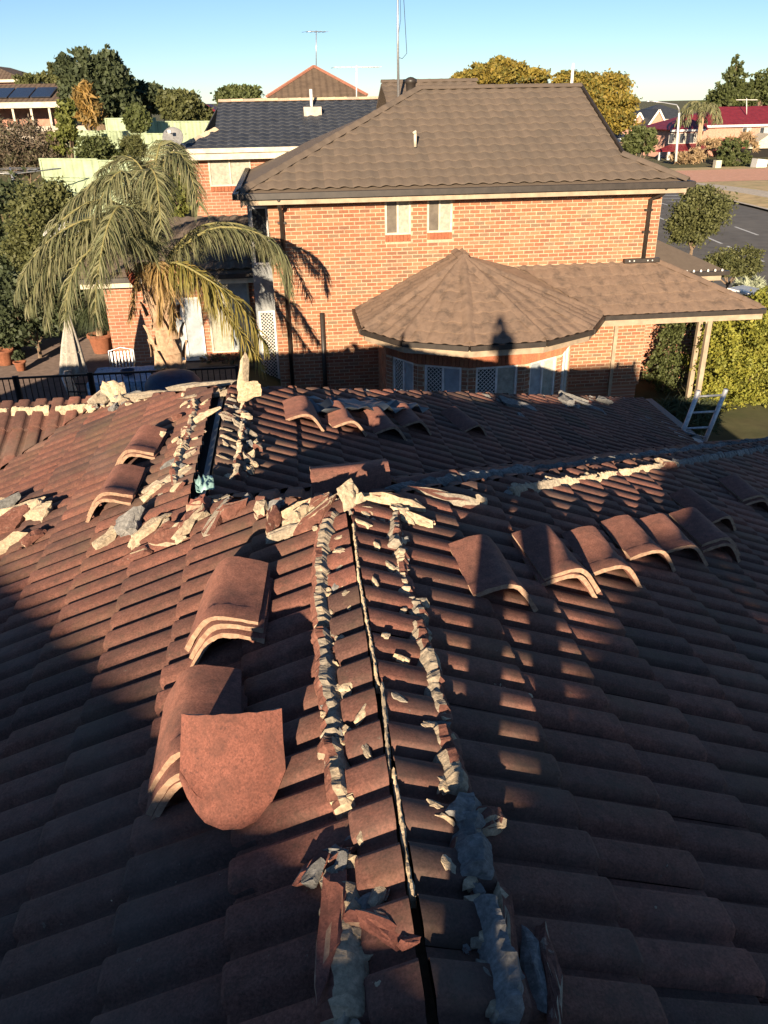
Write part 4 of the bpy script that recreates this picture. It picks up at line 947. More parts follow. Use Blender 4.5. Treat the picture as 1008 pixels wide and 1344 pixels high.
# eaves
b = MB(); b.bar((-1.04,18.36,4.90),(8.93,18.36,4.90),.12,.12); b.build('gutter', MT['gutter'], nb)
b = MB(); b.bar((-1.04,18.36,4.90),(-1.04,27.4,4.90),.12,.12); b.build('gutter', MT['gutter'], nb)
b = MB(); b.bar((8.93,18.36,4.90),(8.93,27.4,4.90),.12,.12); b.build('gutter', MT['gutter'], nb)
b = MB(); b.box(-.95,8.83,18.43,18.46,4.72,4.86); b.build('fascia', MT['fascia'], nb)
b = MB(); b.box(8.80,8.83,18.461,27.4,4.68,4.86); b.box(-.95,-.92,18.461,27.4,4.68,4.86); b.build('fascia', MT['fascia'], nb)
b = MB(); b.box(-.90,8.79,18.465,27.4,4.775,4.80); b.build('soffit', MT['cream'], nb)
def downpipe(pts, r=.045):
    b = MB(); b.tube(pts, r, 10); 
    o = b.build('downpipe', MT['gutter'], nb)
    for z in (pts[-1][2]+.6, pts[-2][2]-.25):
        c = MB(); c.box(pts[-1][0]-.09, pts[-1][0]+.09, FY-.09, FY-.01, z, z+.04); c.build('pipe_bracket', MT['gutter'], o)
downpipe([(-.14,18.42,4.86),(-.14,18.55,4.66),(-.12,18.90,4.52),(-.12,18.90,-.5)])
downpipe([(8.36,18.42,4.86),(8.36,18.55,4.70),(8.24,18.90,4.55),(8.24,18.90,3.22)])
b = MB(); b.bar((7.75,18.84,3.22),(8.60,18.84,3.22),.10,.09); o = b.build('rain_spreader', MT['gutter'], nb)
for x in (7.86,7.97,8.30,8.41):
    b = MB(); b.tube([(x,18.785,3.22),(x,18.775,3.22)], .018, 8); b.build('spreader_hole', MT['white'], o)
b = MB(); b.tube([(.66,18.92,-.5),(.66,18.92,2.29)], .052, 10); b.build('vent_pipe', MT['gutter'], nb)
# roof fittings
b = MB(); b.tube([(2.991,19.950,5.698),(2.991,19.950,5.980)], .035, 8); b.tube([(2.991,19.950,5.980),(2.965,19.950,6.027)], .05, 8); b.build('flue_pipe', MT['cream'], nroof)
b = MB(); b.lathe([(.12,-.05),(.13,.12),(.16,.14),(.16,.22),(.06,.27),(0,.28)], (3.42,23.6,6.90)); b.build('roof_vent', MT['gutter'], nroof)
b = MB(); b.tube([(7.55,23.1,6.75),(7.55,23.1,7.42)], [.05,.03], 8); b.build('white_stub', MT['white'], nroof)
b = MB(); zq = 7.094; xq0 = 3.080; xq1 = 5.970
b.slab([(xq0+.2,24.5,zq-1.3),(xq1+.2,24.5,zq-1.3),(xq1,27.5,zq),(xq0,27.5,zq)], .06); b.slab([(xq0,27.5,zq),(xq1,27.5,zq),(xq1+.2,30.5,zq-1.3),(xq0,30.5,zq-1.3)], .06); rr = b.build('rear_roof', MT['nbtile'], nb)
ent = tile_plane(GEOM_NB, (0,27.5,zq+.03), (0,-1), 1.3/3, .28, .3165, 6, -xq1, -xq0+.3, lambda x, y: [(xq1,0,1,0),(xq0,0,-1,0)], phase=.05, jit=.002)
finish_tiles(ent, GEOM_NB, MT['nbtile'], rr, limit=40); cap_run((xq1,27.5,zq+.04),(xq0,27.5,zq+.04), NBC, rr)
# --- bay roof
ent = []
b = MB()
def facet(g0, g1, extra=None):
    a = Vector((*g0,0)); c = Vector((*g1,0)); e = (c-a).normalized(); nn = Vector((e.y,-e.x,0)); ap = Vector((AP.x,AP.y,0))
    if nn.dot(a-ap) < 0: nn = -nn
    d = nn.dot(a-ap); sl = (AP.z-ZG)/d
    n_ = int(d/.305)+1; s0 = d+.035-.305*(n_-1)
    hp = []
    for q, w in ((a, -1), (c, 1)):
        l = (q-ap).normalized(); m = Vector((l.y,-l.x,0)); 
        if m.dot(e)*w < 0: m = -m
        hp.append((ap.x,ap.y,m.x,m.y))
    if extra is not None: hp = extra(hp)
    b.slab([(a.x,a.y,ZG-.045),(c.x,c.y,ZG-.045),(AP.x,AP.y,AP.z-.045)], .04)
    return tile_plane(GEOM_NB, AP, (nn.x,nn.y), sl, s0, .305, n_, -4, 4, lambda x, y: hp, phase=.12, jit=.002)
for i in range(1,6): ent += facet(Gv[i], Gv[i+1])
# left face, up to the short ridge that meets the wall
sl = (AP.z-ZG)/(AP.x-1.47)
b.slab([(1.47,19,ZG-.045),(1.47,17.07,ZG-.045),(AP.x,AP.y,AP.z-.045),(AP.x,19,AP.z-.045)], .04)
l_ = (Vector((1.47,17.07,0))-Vector((AP.x,AP.y,0))).normalized(); m_ = Vector((l_.y,-l_.x,0)); m_ = -m_ if m_.y > 0 else m_
ent += tile_plane(GEOM_NB, (AP.x,0,AP.z), (-1,0), sl, .20, .305, 8, 16.5, 19.2, lambda x, y: [(0,18.985,0,1),(AP.x,AP.y,m_.x,m_.y)], phase=.1, jit=.002)
# lean-to
PL = .50; ZT = ZG+PL*1.6
b.slab([(6.76,17.4,ZG-.045),(10.5,17.4,ZG-.045),(8.6,19.0,ZT-.045),(5.2,19.0,ZT-.045)], .04)
vx = Vector((5.2-6.76,1.6,0)).normalized(); vm = Vector((vx.y,-vx.x,0)); vm = -vm
hx = Vector((8.6-10.5,1.6,0)).normalized(); hm = Vector((hx.y,-hx.x,0))
ent += tile_plane(GEOM_NB, (0,19.0,ZT), (0,-1), PL, .12, .305, 6, -10.6, -5.0, lambda x, y: [(6.76,17.4,vm.x,vm.y),(10.5,17.4,hm.x,hm.y),(0,18.985,0,1)], phase=.1, jit=.002)
b.slab([(10.5,17.4,ZG-.02),(10.5,20.2,ZG-.02),(8.6,20.2,ZT-.02),(8.6,19.0,ZT-.02)], .04)
b.slab([(6.76,17.36,ZG),(5.2,19.0,ZT),(AP.x,19.0,AP.z)], .04); b.slab([(6.76,17.36,ZG),(AP.x,19.0,AP.z),(AP.x,AP.y,AP.z)], .04)
bay_roof = b.build('bay_roof', MT['baytile'], nb)
finish_tiles(ent, GEOM_NB, MT['baytile'], bay_roof)
for i in range(1,7): cap_run((AP.x,AP.y,AP.z+.03), (Gv[i][0],Gv[i][1],ZG+.035), BYC, bay_roof)
cap_run((AP.x,19.0,AP.z+.03),(AP.x,AP.y,AP.z+.03), BYC, bay_roof); cap_run((8.6,19.0,ZT+.03),(10.48,17.42,ZG+.03), BYC, bay_roof)
pts = Gv+[(10.55,17.36)]
for a, c in zip(pts, pts[1:]):
    b = MB(); e = (Vector((*c,0))-Vector((*a,0))).normalized(); n = e.cross(Vector((0,0,1))); 
    b.bar((a[0]+n.x*.05,a[1]+n.y*.05,ZG-.05),(c[0]+n.x*.05,c[1]+n.y*.05,ZG-.05),.11,.10); b.build('gutter', MT['gutter'], nb)
    b = MB(); b.bar((a[0]-n.x*.03,a[1]-n.y*.03,ZG-.17),(c[0]-n.x*.03,c[1]-n.y*.03,ZG-.17),.03,.16); b.build('fascia', MT['fascia'], nb)
b = MB()
for i in range(1,6): b.slab([(*Gv[i],2.26),(*Gv[i+1],2.26),(Wv[i+1].x,Wv[i+1].y,2.26),(Wv[i].x,Wv[i].y,2.26)], .015)
b.build('bay_soffit', MT['fascia'], nb)
b = MB(); b.bar((10.56,17.36,ZG-.05),(10.56,20.2,ZG-.05),.11,.10); b.build('gutter', MT['gutter'], nb)
# porch: posts, brackets, back wall
for (x, y) in ((9.72,18.15),(10.25,19.6)):
    b = MB(); b.box(x-.055,x+.055,y-.055,y+.055,-.6,2.2); b.build('porch_post', MT['fascia'], nb)
b = MB(); b.bar((8.55,18.15,2.17),(10.4,18.15,2.17),.06,.12); b.build('porch_beam', MT['fascia'], nb)
b = MB(); b.tube([(9.66,18.15,1.85),(9.58,18.15,2.02),(9.42,18.15,2.12)], .022, 8); b.build('porch_bracket', MT['cream'], nb)
b = MB(); b.box(8.55,11.2,21.5,21.7,-.6,1.5); b.build('porch_wall', MT['farbrick'], nb)
b = MB(); b.box(7.75,7.83,18.93,18.99,-.4,1.9); b.build('side_panel', MT['fascia'], nb)
# second, farther low roof on the right
b = MB(); zq = 2.40
b.slab([(8.6,21.4,zq),(11.7,21.4,zq),(9.0,24.1,zq+2.7*.45),(8.6,24.1,zq+2.7*.45)], .04); b.slab([(11.7,21.4,zq),(11.7,27,zq),(9.0,24.1,zq+2.7*.45)], .04)
b.build('side_roof', MT['nbtile'], nb)
b = MB(); b.bar((8.6,21.34,zq-.05),(11.76,21.34,zq-.05),.11,.11); b.build('gutter', MT['gutter'], nb)
b = MB(); b.box(8.6,11.6,21.42,21.45,zq-.26,zq-.12); b.build('fascia', MT['fascia'], nb)
for k in range(15):
    b = MB(); x = 8.75+k*.2; b.lathe([(.028,0),(.03,.05),(.02,.07),(0,.075)], (x,21.33,zq-.01), 8); b.build('tile_end', MT['white'], nb)
# left recess: render panel, low wing with window
b = MB(); b.box(-.90,-.41,20.3,20.5,-.6,4.7); b.build('render_wall', MT['render'], nb)
window(nb, (-.84,20.22,0), UX, NY, .40, 3.2, 4.5, 'g', 'white'); window(nb, (-.84,20.22,0), UX, NY, .40, .3, 2.1, 'l', 'white')
b = MB(); b.box(-4.6,-.9,21.0,25,-.6,2.95); b.build('wall', MT['farbrick'], nb)
window(nb, (-2.12,20.92,0), UX, NY, 1.06, .92, 2.70, 'cb', 'cream'); window(nb, (-3.20,20.92,0), UX, NY, .92, .75, 2.35, 'bb', 'white')
b = MB(); b.slab([(-5.0,20.45,2.95),(-.85,20.45,2.95),(-.85,22.6,3.90),(-5.0,22.6,3.90)], .06); lo = b.build('side_roof', MT['nbtile'], nb)
ent = tile_plane(GEOM_NB, (0,22.6,3.95), (0,-1), .442, .20, .305, 7, .85, 5.0, lambda x, y: [(-.86,0,1,0)], phase=.85, jit=.002)
finish_tiles(ent, GEOM_NB, MT['nbtile'], lo, limit=60)
b = MB(); b.bar((-5.0,20.40,2.93),(-.85,20.40,2.93),.11,.11); b.build('gutter', MT['gutter'], nb)
b = MB(); b.box(-5,-.9,20.47,20.5,2.74,2.87); b.build('fascia', MT['cream'], nb)
for k in range(9):
    b = MB(); b.box(-2.1+k*.115,-2.1+k*.115+.10,20.93,21.0,.74,.90); b.build('sill_brick', MT['soldier'], nb)

# ================================================================ other houses
def hip_house(name, label, x0, x1, y0, y1, zb, ze, slope, roofm, wallm, over=.5, wins=(), gablet=None, fas='cream', ridge=None, parent_group=None, roof_tiles=None):
    h = empty(name, label, 'house', ((x0+x1)/2, (y0+y1)/2, zb), parent_group)
    b = MB(); b.box(x0,x1,y0,y1,zb,ze-.02); b.build('wall', MT[wallm], h)
    X0, X1, Y0, Y1 = x0-over, x1+over, y0-over, y1+over
    dx, dy = X1-X0, Y1-Y0; r = min(dx,dy)/2; zt = ze+r*slope
    if dx >= dy: A_ = (X0+r,(Y0+Y1)/2,zt); B_ = (X1-r,(Y0+Y1)/2,zt)
    else: A_ = ((X0+X1)/2,Y0+r,zt); B_ = ((X0+X1)/2,Y1-r,zt)
    c = [(X0,Y0,ze),(X1,Y0,ze),(X1,Y1,ze),(X0,Y1,ze)]
    b = MB()
    if dx >= dy: fs = [[c[0],c[1],B_,A_],[c[1],c[2],B_],[c[2],c[3],A_,B_],[c[3],c[0],A_]]
    else: fs = [[c[0],c[1],A_],[c[1],c[2],B_,A_],[c[2],c[3],B_],[c[3],c[0],A_,B_]]
    for f in fs: b.slab(f, .08)
    ro = b.build('roof', MT[roofm], h)
    b = MB(); b.box(X0+.02,X1-.02,Y0+.02,Y0+.06,ze-.26,ze-.06); b.box(X0+.02,X0+.06,Y0+.07,Y1,ze-.26,ze-.06); b.box(X1-.06,X1-.02,Y0+.07,Y1,ze-.26,ze-.06); b.build('fascia', MT[fas], h)
    if ridge:
        b = MB()
        for p, q in ((A_,B_),(A_,c[0]),(B_,c[1]) if dx >= dy else (A_,c[1])): b.bar((p[0],p[1],p[2]+.04),(q[0],q[1],q[2]+.04),.14,.08)
        b.build('ridge_capping', MT[ridge], ro)
    for (wx, ww, z0, z1, st) in wins: window(h, (wx,y0-.08,0), UX, NY, ww, z0, z1, st, 'cream')
    return h, ro, A_, B_
# blue-tiled house behind on the left
bh = empty('blue_roof_house', 'orange brick house with dark blue glazed tile roof behind palm tree', 'house', (0,28,0))
b = MB(); b.box(-2.63,6,26.0,34,.2,5.42); b.build('wall', MT['farbrick'], bh)
b = MB(); b.box(-2.63-.3,6,25.52,25.56,5.22,5.46); b.build('fascia', MT['cream'], bh)
b = MB(); b.bar((-3.05,25.47,5.46),(6,25.47,5.46),.12,.12); b.build('gutter', MT['cream'], bh)
b = MB(); b.box(-2.9,6,25.57,34,5.24,5.27); b.build('soffit', MT['cream'], bh)
window(bh, (-2.15,25.93,0), UX, NY, 1.21, 4.48, 5.24, 'cc', 'cream')
n = 12
for k in range(n):
    b = MB(); b.box(-2.15+k*1.21/n+.004,-2.15+(k+1)*1.21/n-.004,25.95,26.0,4.34,4.47); b.build('sill_brick', MT['soldier'], bh)
sb = (6.68-5.50)/4.5
b = MB(); b.slab([(-3.05,25.5,5.45),(6.5,25.5,5.45),(6.5,30,6.63),(-1.95,30,6.63),(-1.95,27.2,5.45+1.7*sb)], .05); b.slab([(-1.95,27.2,5.45+1.7*sb),(-1.95,30,6.63),(-1.95,32.8,5.45+1.7*sb)], .03)
b.slab([(-3.05,25.5,5.45),(-1.95,27.2,5.45+1.7*sb),(-1.95,32.8,5.45+1.7*sb),(-3.05,34.5,5.45)], .05); b.slab([(-1.95,30,6.63),(6.5,30,6.63),(6.5,34.5,5.45),(-3.05,34.5,5.45)], .05)
br = b.build('roof', MT['bluetile'], bh)
ent = tile_plane(GEOM_NB, (0,30,6.66), (0,-1), sb, .28, .325, 14, -6.4, 3.1, lambda x, y: [(-3.05,25.5,-.84,.54)] if y < 27.2 else [(-1.95,0,-1,0)], phase=.05, jit=.002)
finish_tiles(ent, GEOM_NB, MT['bluetile'], br, limit=120)
wc = cap_mesh(MT['mortar'], 31, hw=.13, rise=.07)
cap_run((6.3,30,6.70),(-1.95,30,6.70), wc, br); cap_run((-1.95,27.2,5.5+1.7*sb),(-3.0,25.55,5.50), wc, br)
b = MB(); b.box(.75,1.30,28.35,28.85,6.15,6.50); b.build('chimney_box', MT['concrete'], br)
b = MB(); b.tube([(1.03,29.3,6.4),(1.03,29.3,7.0)], .05, 8); b.build('flue_pipe', MT['white'], br)
# satellite dish on its corner
dish = empty('satellite_dish', 'round grey satellite dish on the blue-roofed house corner', 'satellite dish', (-3.2,25.4,5.5))
dc = Vector((-2.961,25.300,5.794)); dn_ = Vector((-.15,-.85,.5)).normalized(); t1 = dn_.orthogonal().normalized(); t2 = dn_.cross(t1); V = []; F = []
for i in range(6):
    for k in range(20):
        r = .29*i/5; a = 2*math.pi*k/20; V.append(dc+t1*r*math.cos(a)+t2*r*math.sin(a)*1.05+dn_*(.22*(r/.29)**2*.35))
for i in range(5):
    for k in range(20): F.append((i*20+k, i*20+(k+1)%20, (i+1)*20+(k+1)%20, (i+1)*20+k))
b = MB(); b.add(V, F, 0, 0, True); o = b.build('reflector', MT['dishgrey'], dish); so = o.modifiers.new('t','SOLIDIFY'); so.thickness = .015
b = MB(); b.tube([dc-t2*.28+dn_*.05, dc+dn_*.38], .015, 6); b.build('feed_arm', MT['metal'], dish); b = MB(); b.box(*[v for q in zip((dc+dn_*.38-Vector((.04,.04,.04))), (dc+dn_*.38+Vector((.04,.04,.04)))) for v in q]); b.build('receiver', MT['white'], dish)
b = MB(); b.tube([dc, dc+Vector((.25,.2,-.2)), (-2.6,25.9,5.2)], .025, 8); b.build('mount', MT['metal'], dish)
# brown roofs beyond
px0 = -0.537+.5; px1 = 4.059-.5; pze = 6.836; pzt = 8.104
hip_house('brown_roof_house', 'brown pyramid-roofed house with red ridge behind the blue roof', px0, px1, 42.5, 42.5+(px1-px0), 1.0, pze, (pzt-pze)/((px1-px0)/2+.5), 'brown_roof', 'farbrick', ridge='red_ridge')
hip_house('brown_roof_house', 'low brown tiled roof between the blue roof and the antenna mast', 4.6, 10, 36, 43, 1.0, 6.10, .30, 'brown_roof', 'farbrick')
# left verandah house on the hill
vh = empty('verandah_house', 'long low hillside house with solar panels and white verandah posts', 'house', (-22,58,3.3))
xr = -12.301; zr_ = 6.737; zt_ = 7.810
b = MB(); b.box(xr-18,xr-.5,58.5,66,3.0,zr_); b.build('wall', MT['pinkbrick'], vh)
b = MB(); b.slab([(xr-19,56,zr_+.15),(xr,56,zr_+.15),(xr-.2,60.5,zt_+.1),(xr-19,60.5,zt_+.1)], .1); b.slab([(xr-19,60.5,zt_+.1),(xr-.2,60.5,zt_+.1),(xr,66,zr_+.1),(xr-19,66,zr_+.1)], .1); ro = b.build('roof', MT['brown_roof'], vh)
for k in range(5):
    x1 = xr-1.3-k*1.25; sl = (zt_-zr_)/4.5
    b = MB(); b.slab([(x1-1.15,56.7,zr_+.25+.7*sl),(x1,56.7,zr_+.25+.7*sl),(x1,58.9,zr_+.25+2.9*sl),(x1-1.15,58.9,zr_+.25+2.9*sl)], .05); b.build('solar_panel', MT['solar'], ro)
b = MB(); b.box(xr-19,xr,55.95,56.05,zr_-.18,zr_+.13); b.build('verandah_beam', MT['cream'], vh)
for k in range(6): b = MB(); b.box(xr-.35-k*1.05,xr-.23-k*1.05,56.1,56.25,3.0,zr_-.1); b.build('verandah_post', MT['cream'], vh)
b = MB(); b.box(xr-19,xr+1,54.6,54.8,2.0,zr_-1.15); b.build('garden_wall', MT['concrete'], vh)
hip_house('hill_house', 'orange-walled house at the far left edge above the verandah house', -26.537, -21.441, 80, 90, 4, 8.704, .35, 'brown_roof', 'pinkbrick')
hip_house('red_roof_cottage', 'tiny bright red roof peeping between trees left of the blue roof', -6.657, -5.197, 75, 82, 3, 5.934, .6, 'red_roof', 'cream', over=.3)
# right-hand street houses, down the falling street
rh = empty('maroon_roof_house', 'two-storey brick house with maroon metal roof across the street', 'house', (90,175,-5))
Yh = 170.0
xa = 75.122; xb = 103.120; z1 = 0.605; z2 = 4.189; xm = 82.324; xt = 90.649
zg_ = -4.885
b = MB(); b.box(xm,xb+6,Yh+2,Yh+18,zg_,z1+.4); b.build('wall', MT['pinkbrick'], rh)
b = MB(); b.box(xa+1.2,xm-.01,Yh-2.0,Yh+12,zg_,z1-.1); b.build('wall', MT['pinkbrick'], rh)
b = MB(); b.slab([(xm-.4,Yh+1.2,z1+.45),(xb+8,Yh+1.2,z1+.45),(xb+8,Yh+10,z2),(xt,Yh+10,z2)], .2); b.slab([(xm-.4,Yh+1.2,z1+.45),(xt,Yh+10,z2),(xm-.4,Yh+19,z1+.45)], .2); b.slab([(xt,Yh+10,z2),(xb+8,Yh+10,z2),(xb+8,Yh+19,z1+.45),(xm-.4,Yh+19,z1+.45)], .2)
b.slab([(xa,Yh-2.8,z1-.1),(xm+.5,Yh-2.8,z1-.1),(xm+2.2,Yh+4,z1+2.3),(xa+5.5,Yh+4,z1+2.3)], .2); b.slab([(xa,Yh-2.8,z1-.1),(xa+5.5,Yh+4,z1+2.3),(xa,Yh+13,z1-.1)], .2)
b.build('roof', MT['red_roof'], rh)
b = MB(); b.box(xm+.1,xb+8,Yh+1.0,Yh+1.15,z1+.02,z1+.42); b.box(xa,xm,Yh-2.95,Yh-2.82,z1-.45,z1-.08); b.build('fascia', MT['white'], rh)
zp = -2.050; zpl = -3.034
b = MB(); b.slab([(70.872,Yh-6,zpl),(xm+2,Yh-6,zpl),(xm+2,Yh-1.9,zp),(xa+1.0,Yh-1.9,zp)], .15); b.build('porch_roof', MT['red_roof'], rh)
b = MB(); b.slab([(xm+3,Yh-5,zpl+.2),(xb+8,Yh-5,zpl+.2),(xb+8,Yh+2.1,zp+.6),(xm+3,Yh+2.1,zp+.6)], .15); b.build('garage_roof', MT['red_roof'], rh)
b = MB(); gx = 94.259; b.add([(gx-4,Yh-5.6,zpl),(gx+4,Yh-5.6,zpl),(gx,Yh-5.6,zpl+2.6),(gx-4,Yh-1,zpl),(gx+4,Yh-1,zpl),(gx,Yh-1,zpl+2.6)], [(0,1,2),(0,2,5,3),(1,4,5,2)]); b.build('garage_gable', MT['cream'], rh)
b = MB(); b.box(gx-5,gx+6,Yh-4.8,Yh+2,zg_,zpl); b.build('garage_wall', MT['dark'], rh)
for k in range(4): b = MB(); x_ = 72.227+k*1.75; b.box(x_,x_+.42,Yh-5.6,Yh-5.2,zg_-.3,zpl); b.build('porch_post', MT['white'], rh)
for px_ in (75.344,77.515,79.536): window(rh, (px_,Yh-2.1,0), UX, NY, 1.9, z1-2.6, z1-.75, 'gc', 'white')
for px_ in (92.438,96.160): window(rh, (px_,Yh+1.9,0), UX, NY, 1.8, z1-1.9, z1-.2, 'gb', 'white')
b = MB(); b.tube([(94.409,175.000,2.783),(93.843,175.000,5.697)], .08, 6); b.bar((91.627,175.000,5.458),(96.173,175.000,5.385),.10,.10); b.build('tv_antenna', MT['white'], rh)
# grey-roofed gabled pair beyond
gh = empty('gabled_house', 'pale houses with twin white-trimmed gables and dark grey roof up the street', 'house', (95,230,-4))
def gab(x0, x1, y, zb, ze, zt):
    xm_ = (x0+x1)/2
    b = MB(); b.add([(x0,y,zb),(x1,y,zb),(x1,y,ze),(xm_,y,zt),(x0,y,ze),(x0,y+8,zb),(x1,y+8,zb),(x1,y+8,ze),(xm_,y+8,zt),(x0,y+8,ze)], [(0,1,2,3,4),(1,6,7,2),(5,0,4,9)]); b.build('gable_wall', MT['pinkbrick'], gh)
    b = MB(); o_ = .5; s_ = (zt-ze)/(xm_-x0)
    for sg, xe in ((1,x0-o_),(-1,x1+o_)):
        b.slab([(xe,y-.5,ze-o_*s_),(xm_,y-.5,zt+.05),(xm_,y+12,zt+.05),(xe,y+12,ze-o_*s_)], .12)
    b.build('roof', MT['grey_roof'], gh)
    b = MB()
    for xe in (x0-o_,x1+o_): b.bar((xe,y-.56,ze-o_*s_),(xm_,y-.56,zt),.10,.45)
    b.build('barge_board', MT['white'], gh)
    window(gh, (xm_-.8,y-.1,0), UX, NY, 1.6, ze-2.4, ze-.2, 'gc', 'white')
gab(97.276, 101.502, 230, -7, -0.002, 3.090)
gab(94.633, 98.516, 236, -7, -0.268, 2.344)
hip_house('grey_roof_house', 'house with big dark grey hip roof behind the twin gables', 100.354, 118.382, 245, 262, -7, 0.488, .40, 'grey_roof', 'cream')
hip_house('white_eave_house', 'small dark roof with white eave at the right end of the brown ridge', 18.177, 20.262, 52, 60, .5, 4.429, .45, 'bluetile', 'cream', fas='white')
# ================================================================ trees and shrubs
def leaf_cloud(name, m, parent, blobs, n, size, aspect=1.8, clump=.16, droop=0.0, seed=0, shell=.55):
    """blobs: (x,y,z,rx,ry,rz,weight); leaves gathered in clumps over the blobs"""
    g = np.random.default_rng(seed+17); base = np.array(parent_origin(parent)[:])
    w = np.array([b[6] if len(b) > 6 else b[3]*b[4]+b[3]*b[5] for b in blobs], dtype=float); w /= w.sum()
    P = []; T = []
    for b_, wi in zip(blobs, w):
        nl = max(30, int(n*wi)); nc = max(8, int(nl/26))
        d = g.normal(size=(nc,3)); d /= np.linalg.norm(d, axis=1)[:,None]
        rr = (shell + (1.16-shell)*g.random(nc)**.75)[:,None]
        cc = d*rr; tt = g.random(nc)
        i = g.integers(0, nc, nl); off = g.normal(size=(nl,3))*clump*np.array([1,1,.8])
        q = (cc[i]+off)*np.array(b_[3:6])+np.array(b_[:3]); P.append(q)
        T.append((tt[i]*.75+g.random(nl)*.25) % 1)
    P = np.concatenate(P); T = np.concatenate(T); n = len(P)
    a = g.normal(size=(n,3)); a[:,2] -= droop; a /= np.linalg.norm(a, axis=1)[:,None]
    c = np.cross(a, g.normal(size=(n,3))); c /= np.linalg.norm(c, axis=1)[:,None]
    s = size*(.6+.8*g.random(n))[:,None]; hw = s/aspect/2; nn = np.cross(a, c)
    V = np.stack([P-a*s/2, P+c*hw+nn*hw*.3, P+a*s/2, P-c*hw+nn*hw*.3], 1).reshape(-1,3) - base
    F = np.arange(n*4).reshape(n,4)
    o = bpy.data.objects.new(name, npmesh(name, V, F, m, tint=T)); link(o, parent); return o
def tree(name, label, cat, base, blobs, m, n, size, trunk=.12, limbs=5, group=None, seed=0, bark='bark', **kw):
    if cat in ('bush','shrub','grass','plant'): trunk = min(trunk, .05)
    t = empty(name, label, cat, base, group); r = random.Random(seed+3)
    bx, by, bz = base; top = max(blobs, key=lambda q: q[2])
    b = MB(); cx = np.mean([q[0] for q in blobs]); cy = np.mean([q[1] for q in blobs]); zc = min(q[2]-q[5]*.3 for q in blobs)
    fork = Vector((bx+(cx-bx)*.6, by+(cy-by)*.6, max(bz+.3, zc-(zc-bz)*.25)))
    b.tube([(bx,by,bz-.1), Vector((bx,by,bz)).lerp(fork,.5)+Vector((r.gauss(0,trunk*.4),r.gauss(0,trunk*.4),0)), fork], [trunk*1.25,trunk,trunk*.8], 8)
    for k in range(limbs):
        q = blobs[k % len(blobs)]; e = Vector((q[0]+r.gauss(0,.35)*q[3], q[1]+r.gauss(0,.35)*q[4], q[2]+r.uniform(-.1,.5)*q[5]))
        md = fork.lerp(e,.5)+Vector((r.gauss(0,.1)*q[3], r.gauss(0,.1)*q[4], .1*q[5]))
        b.tube([fork, md, e], [trunk*.6,trunk*.4,trunk*.12], 6)
    b.build('trunk', MT[bark], t)
    leaf_cloud('crown', MT[m], t, blobs, n, size, seed=seed, **kw)
    return t
def blob(P, rx, rz, ry=None): return (P[0], P[1], P[2], rx, ry or rx, rz)
def gbase(x, y): return (x, y, gzf(x, y))
# background, left to right
def far(px_blobs, Y, name, label, m, n, size, trunk=.15, cat='tree', seed=0, **kw):
    """px_blobs are (x,z,rx,rz) at depth Y"""
    bl = [(x, Y+(i%3-1)*rx*.4, z, rx, rx*.9, rz) for i, (x, z, rx, rz) in enumerate(px_blobs)]
    xm_ = sum(q[0] for q in px_blobs)/len(px_blobs)
    return tree(name, label, cat, gbase(xm_, Y), bl, m, n, size, trunk, seed=seed, **kw)
far([(-10.54,8.25,1.05,0.94),(-9.28,8.05,1.06,1.09),(-8.82,7.11,0.90,1.04),(-10.28,6.95,1.23,1.04),(-11.03,7.33,0.81,0.88)], 52, 'dark_tree', 'tall dark green cypress-like tree above the pale green fence', 'leaf_dark', 16200, 0.302, seed=1, trunk=.3, clump=.12)
far([(-9.28,6.92,0.54,0.59),(-9.28,6.25,0.58,0.47),(-9.60,6.52,0.44,0.46)], 46, 'golden_palm', 'golden orange palm in front of the dark tree', 'leaf_orange', 2600, 0.5, seed=2, aspect=4, droop=.5)
far([(-15.92,8.07,0.67,0.43),(-14.36,8.23,0.67,0.52),(-14.58,8.58,0.38,0.39)], 62, 'hill_tree', 'low hazy tree behind the verandah house roof', 'leaf_olive', 2700, 0.288, seed=3)
far([(-7.68,7.31,0.96,0.51),(-8.12,6.72,0.88,0.64),(-7.18,6.82,0.62,0.64)], 55, 'background_tree', 'thin brownish tree right of the tall dark tree', 'leaf_dark', 4680, 0.274, seed=4)
far([(-5.25,6.50,0.97,0.66),(-5.60,6.87,0.72,0.43),(-4.48,6.11,0.73,0.44)], 50, 'olive_tree', 'rounded olive tree above the fence left of the blue roof', 'leaf_olive', 6480, 0.245, seed=5)
far([(-2.55,6.92,1.14,0.59),(-2.15,7.17,0.85,0.42),(-3.13,6.85,0.76,0.51)], 58, 'round_tree', 'rounded green treetop rising behind the blue roof ridge', 'leaf_mid', 5760, 0.245, seed=6)
far([(-6.19,6.02,0.49,0.48),(-6.25,6.26,0.33,0.36)], 41, 'fence_shrub', 'bright green shrub hanging over the pale green fence', 'leaf_mid', 3240, 0.187, seed=7, cat="shrub")
far([(-9.74,5.32,1.08,0.74),(-10.45,5.47,0.57,0.69),(-9.14,4.90,0.63,0.59),(-10.40,4.66,0.75,0.43)], 36, 'mauve_shrub', 'large mauve-brown leafless shrub at the left edge', 'leaf_mauve', 9360, 0.144, seed=8, cat="shrub", aspect=3)
far([(-8.10,6.15,0.34,0.57),(-8.34,5.45,0.40,0.42),(-7.90,6.62,0.22,0.26),(-7.99,5.84,0.28,0.31)], 35.5, 'young_tree', 'slim yellow-green young tree beside the mauve shrub', 'leaf_lime', 2200, 0.2, seed=9, trunk=.05)
far([(-6.80,5.14,0.60,0.51),(-6.53,4.77,0.50,0.41),(-7.27,4.97,0.33,0.36)], 34, 'garden_shrub', 'dense dark shrub below the green fence step', 'leaf_mid', 5400, 0.13, seed=10, cat="shrub")
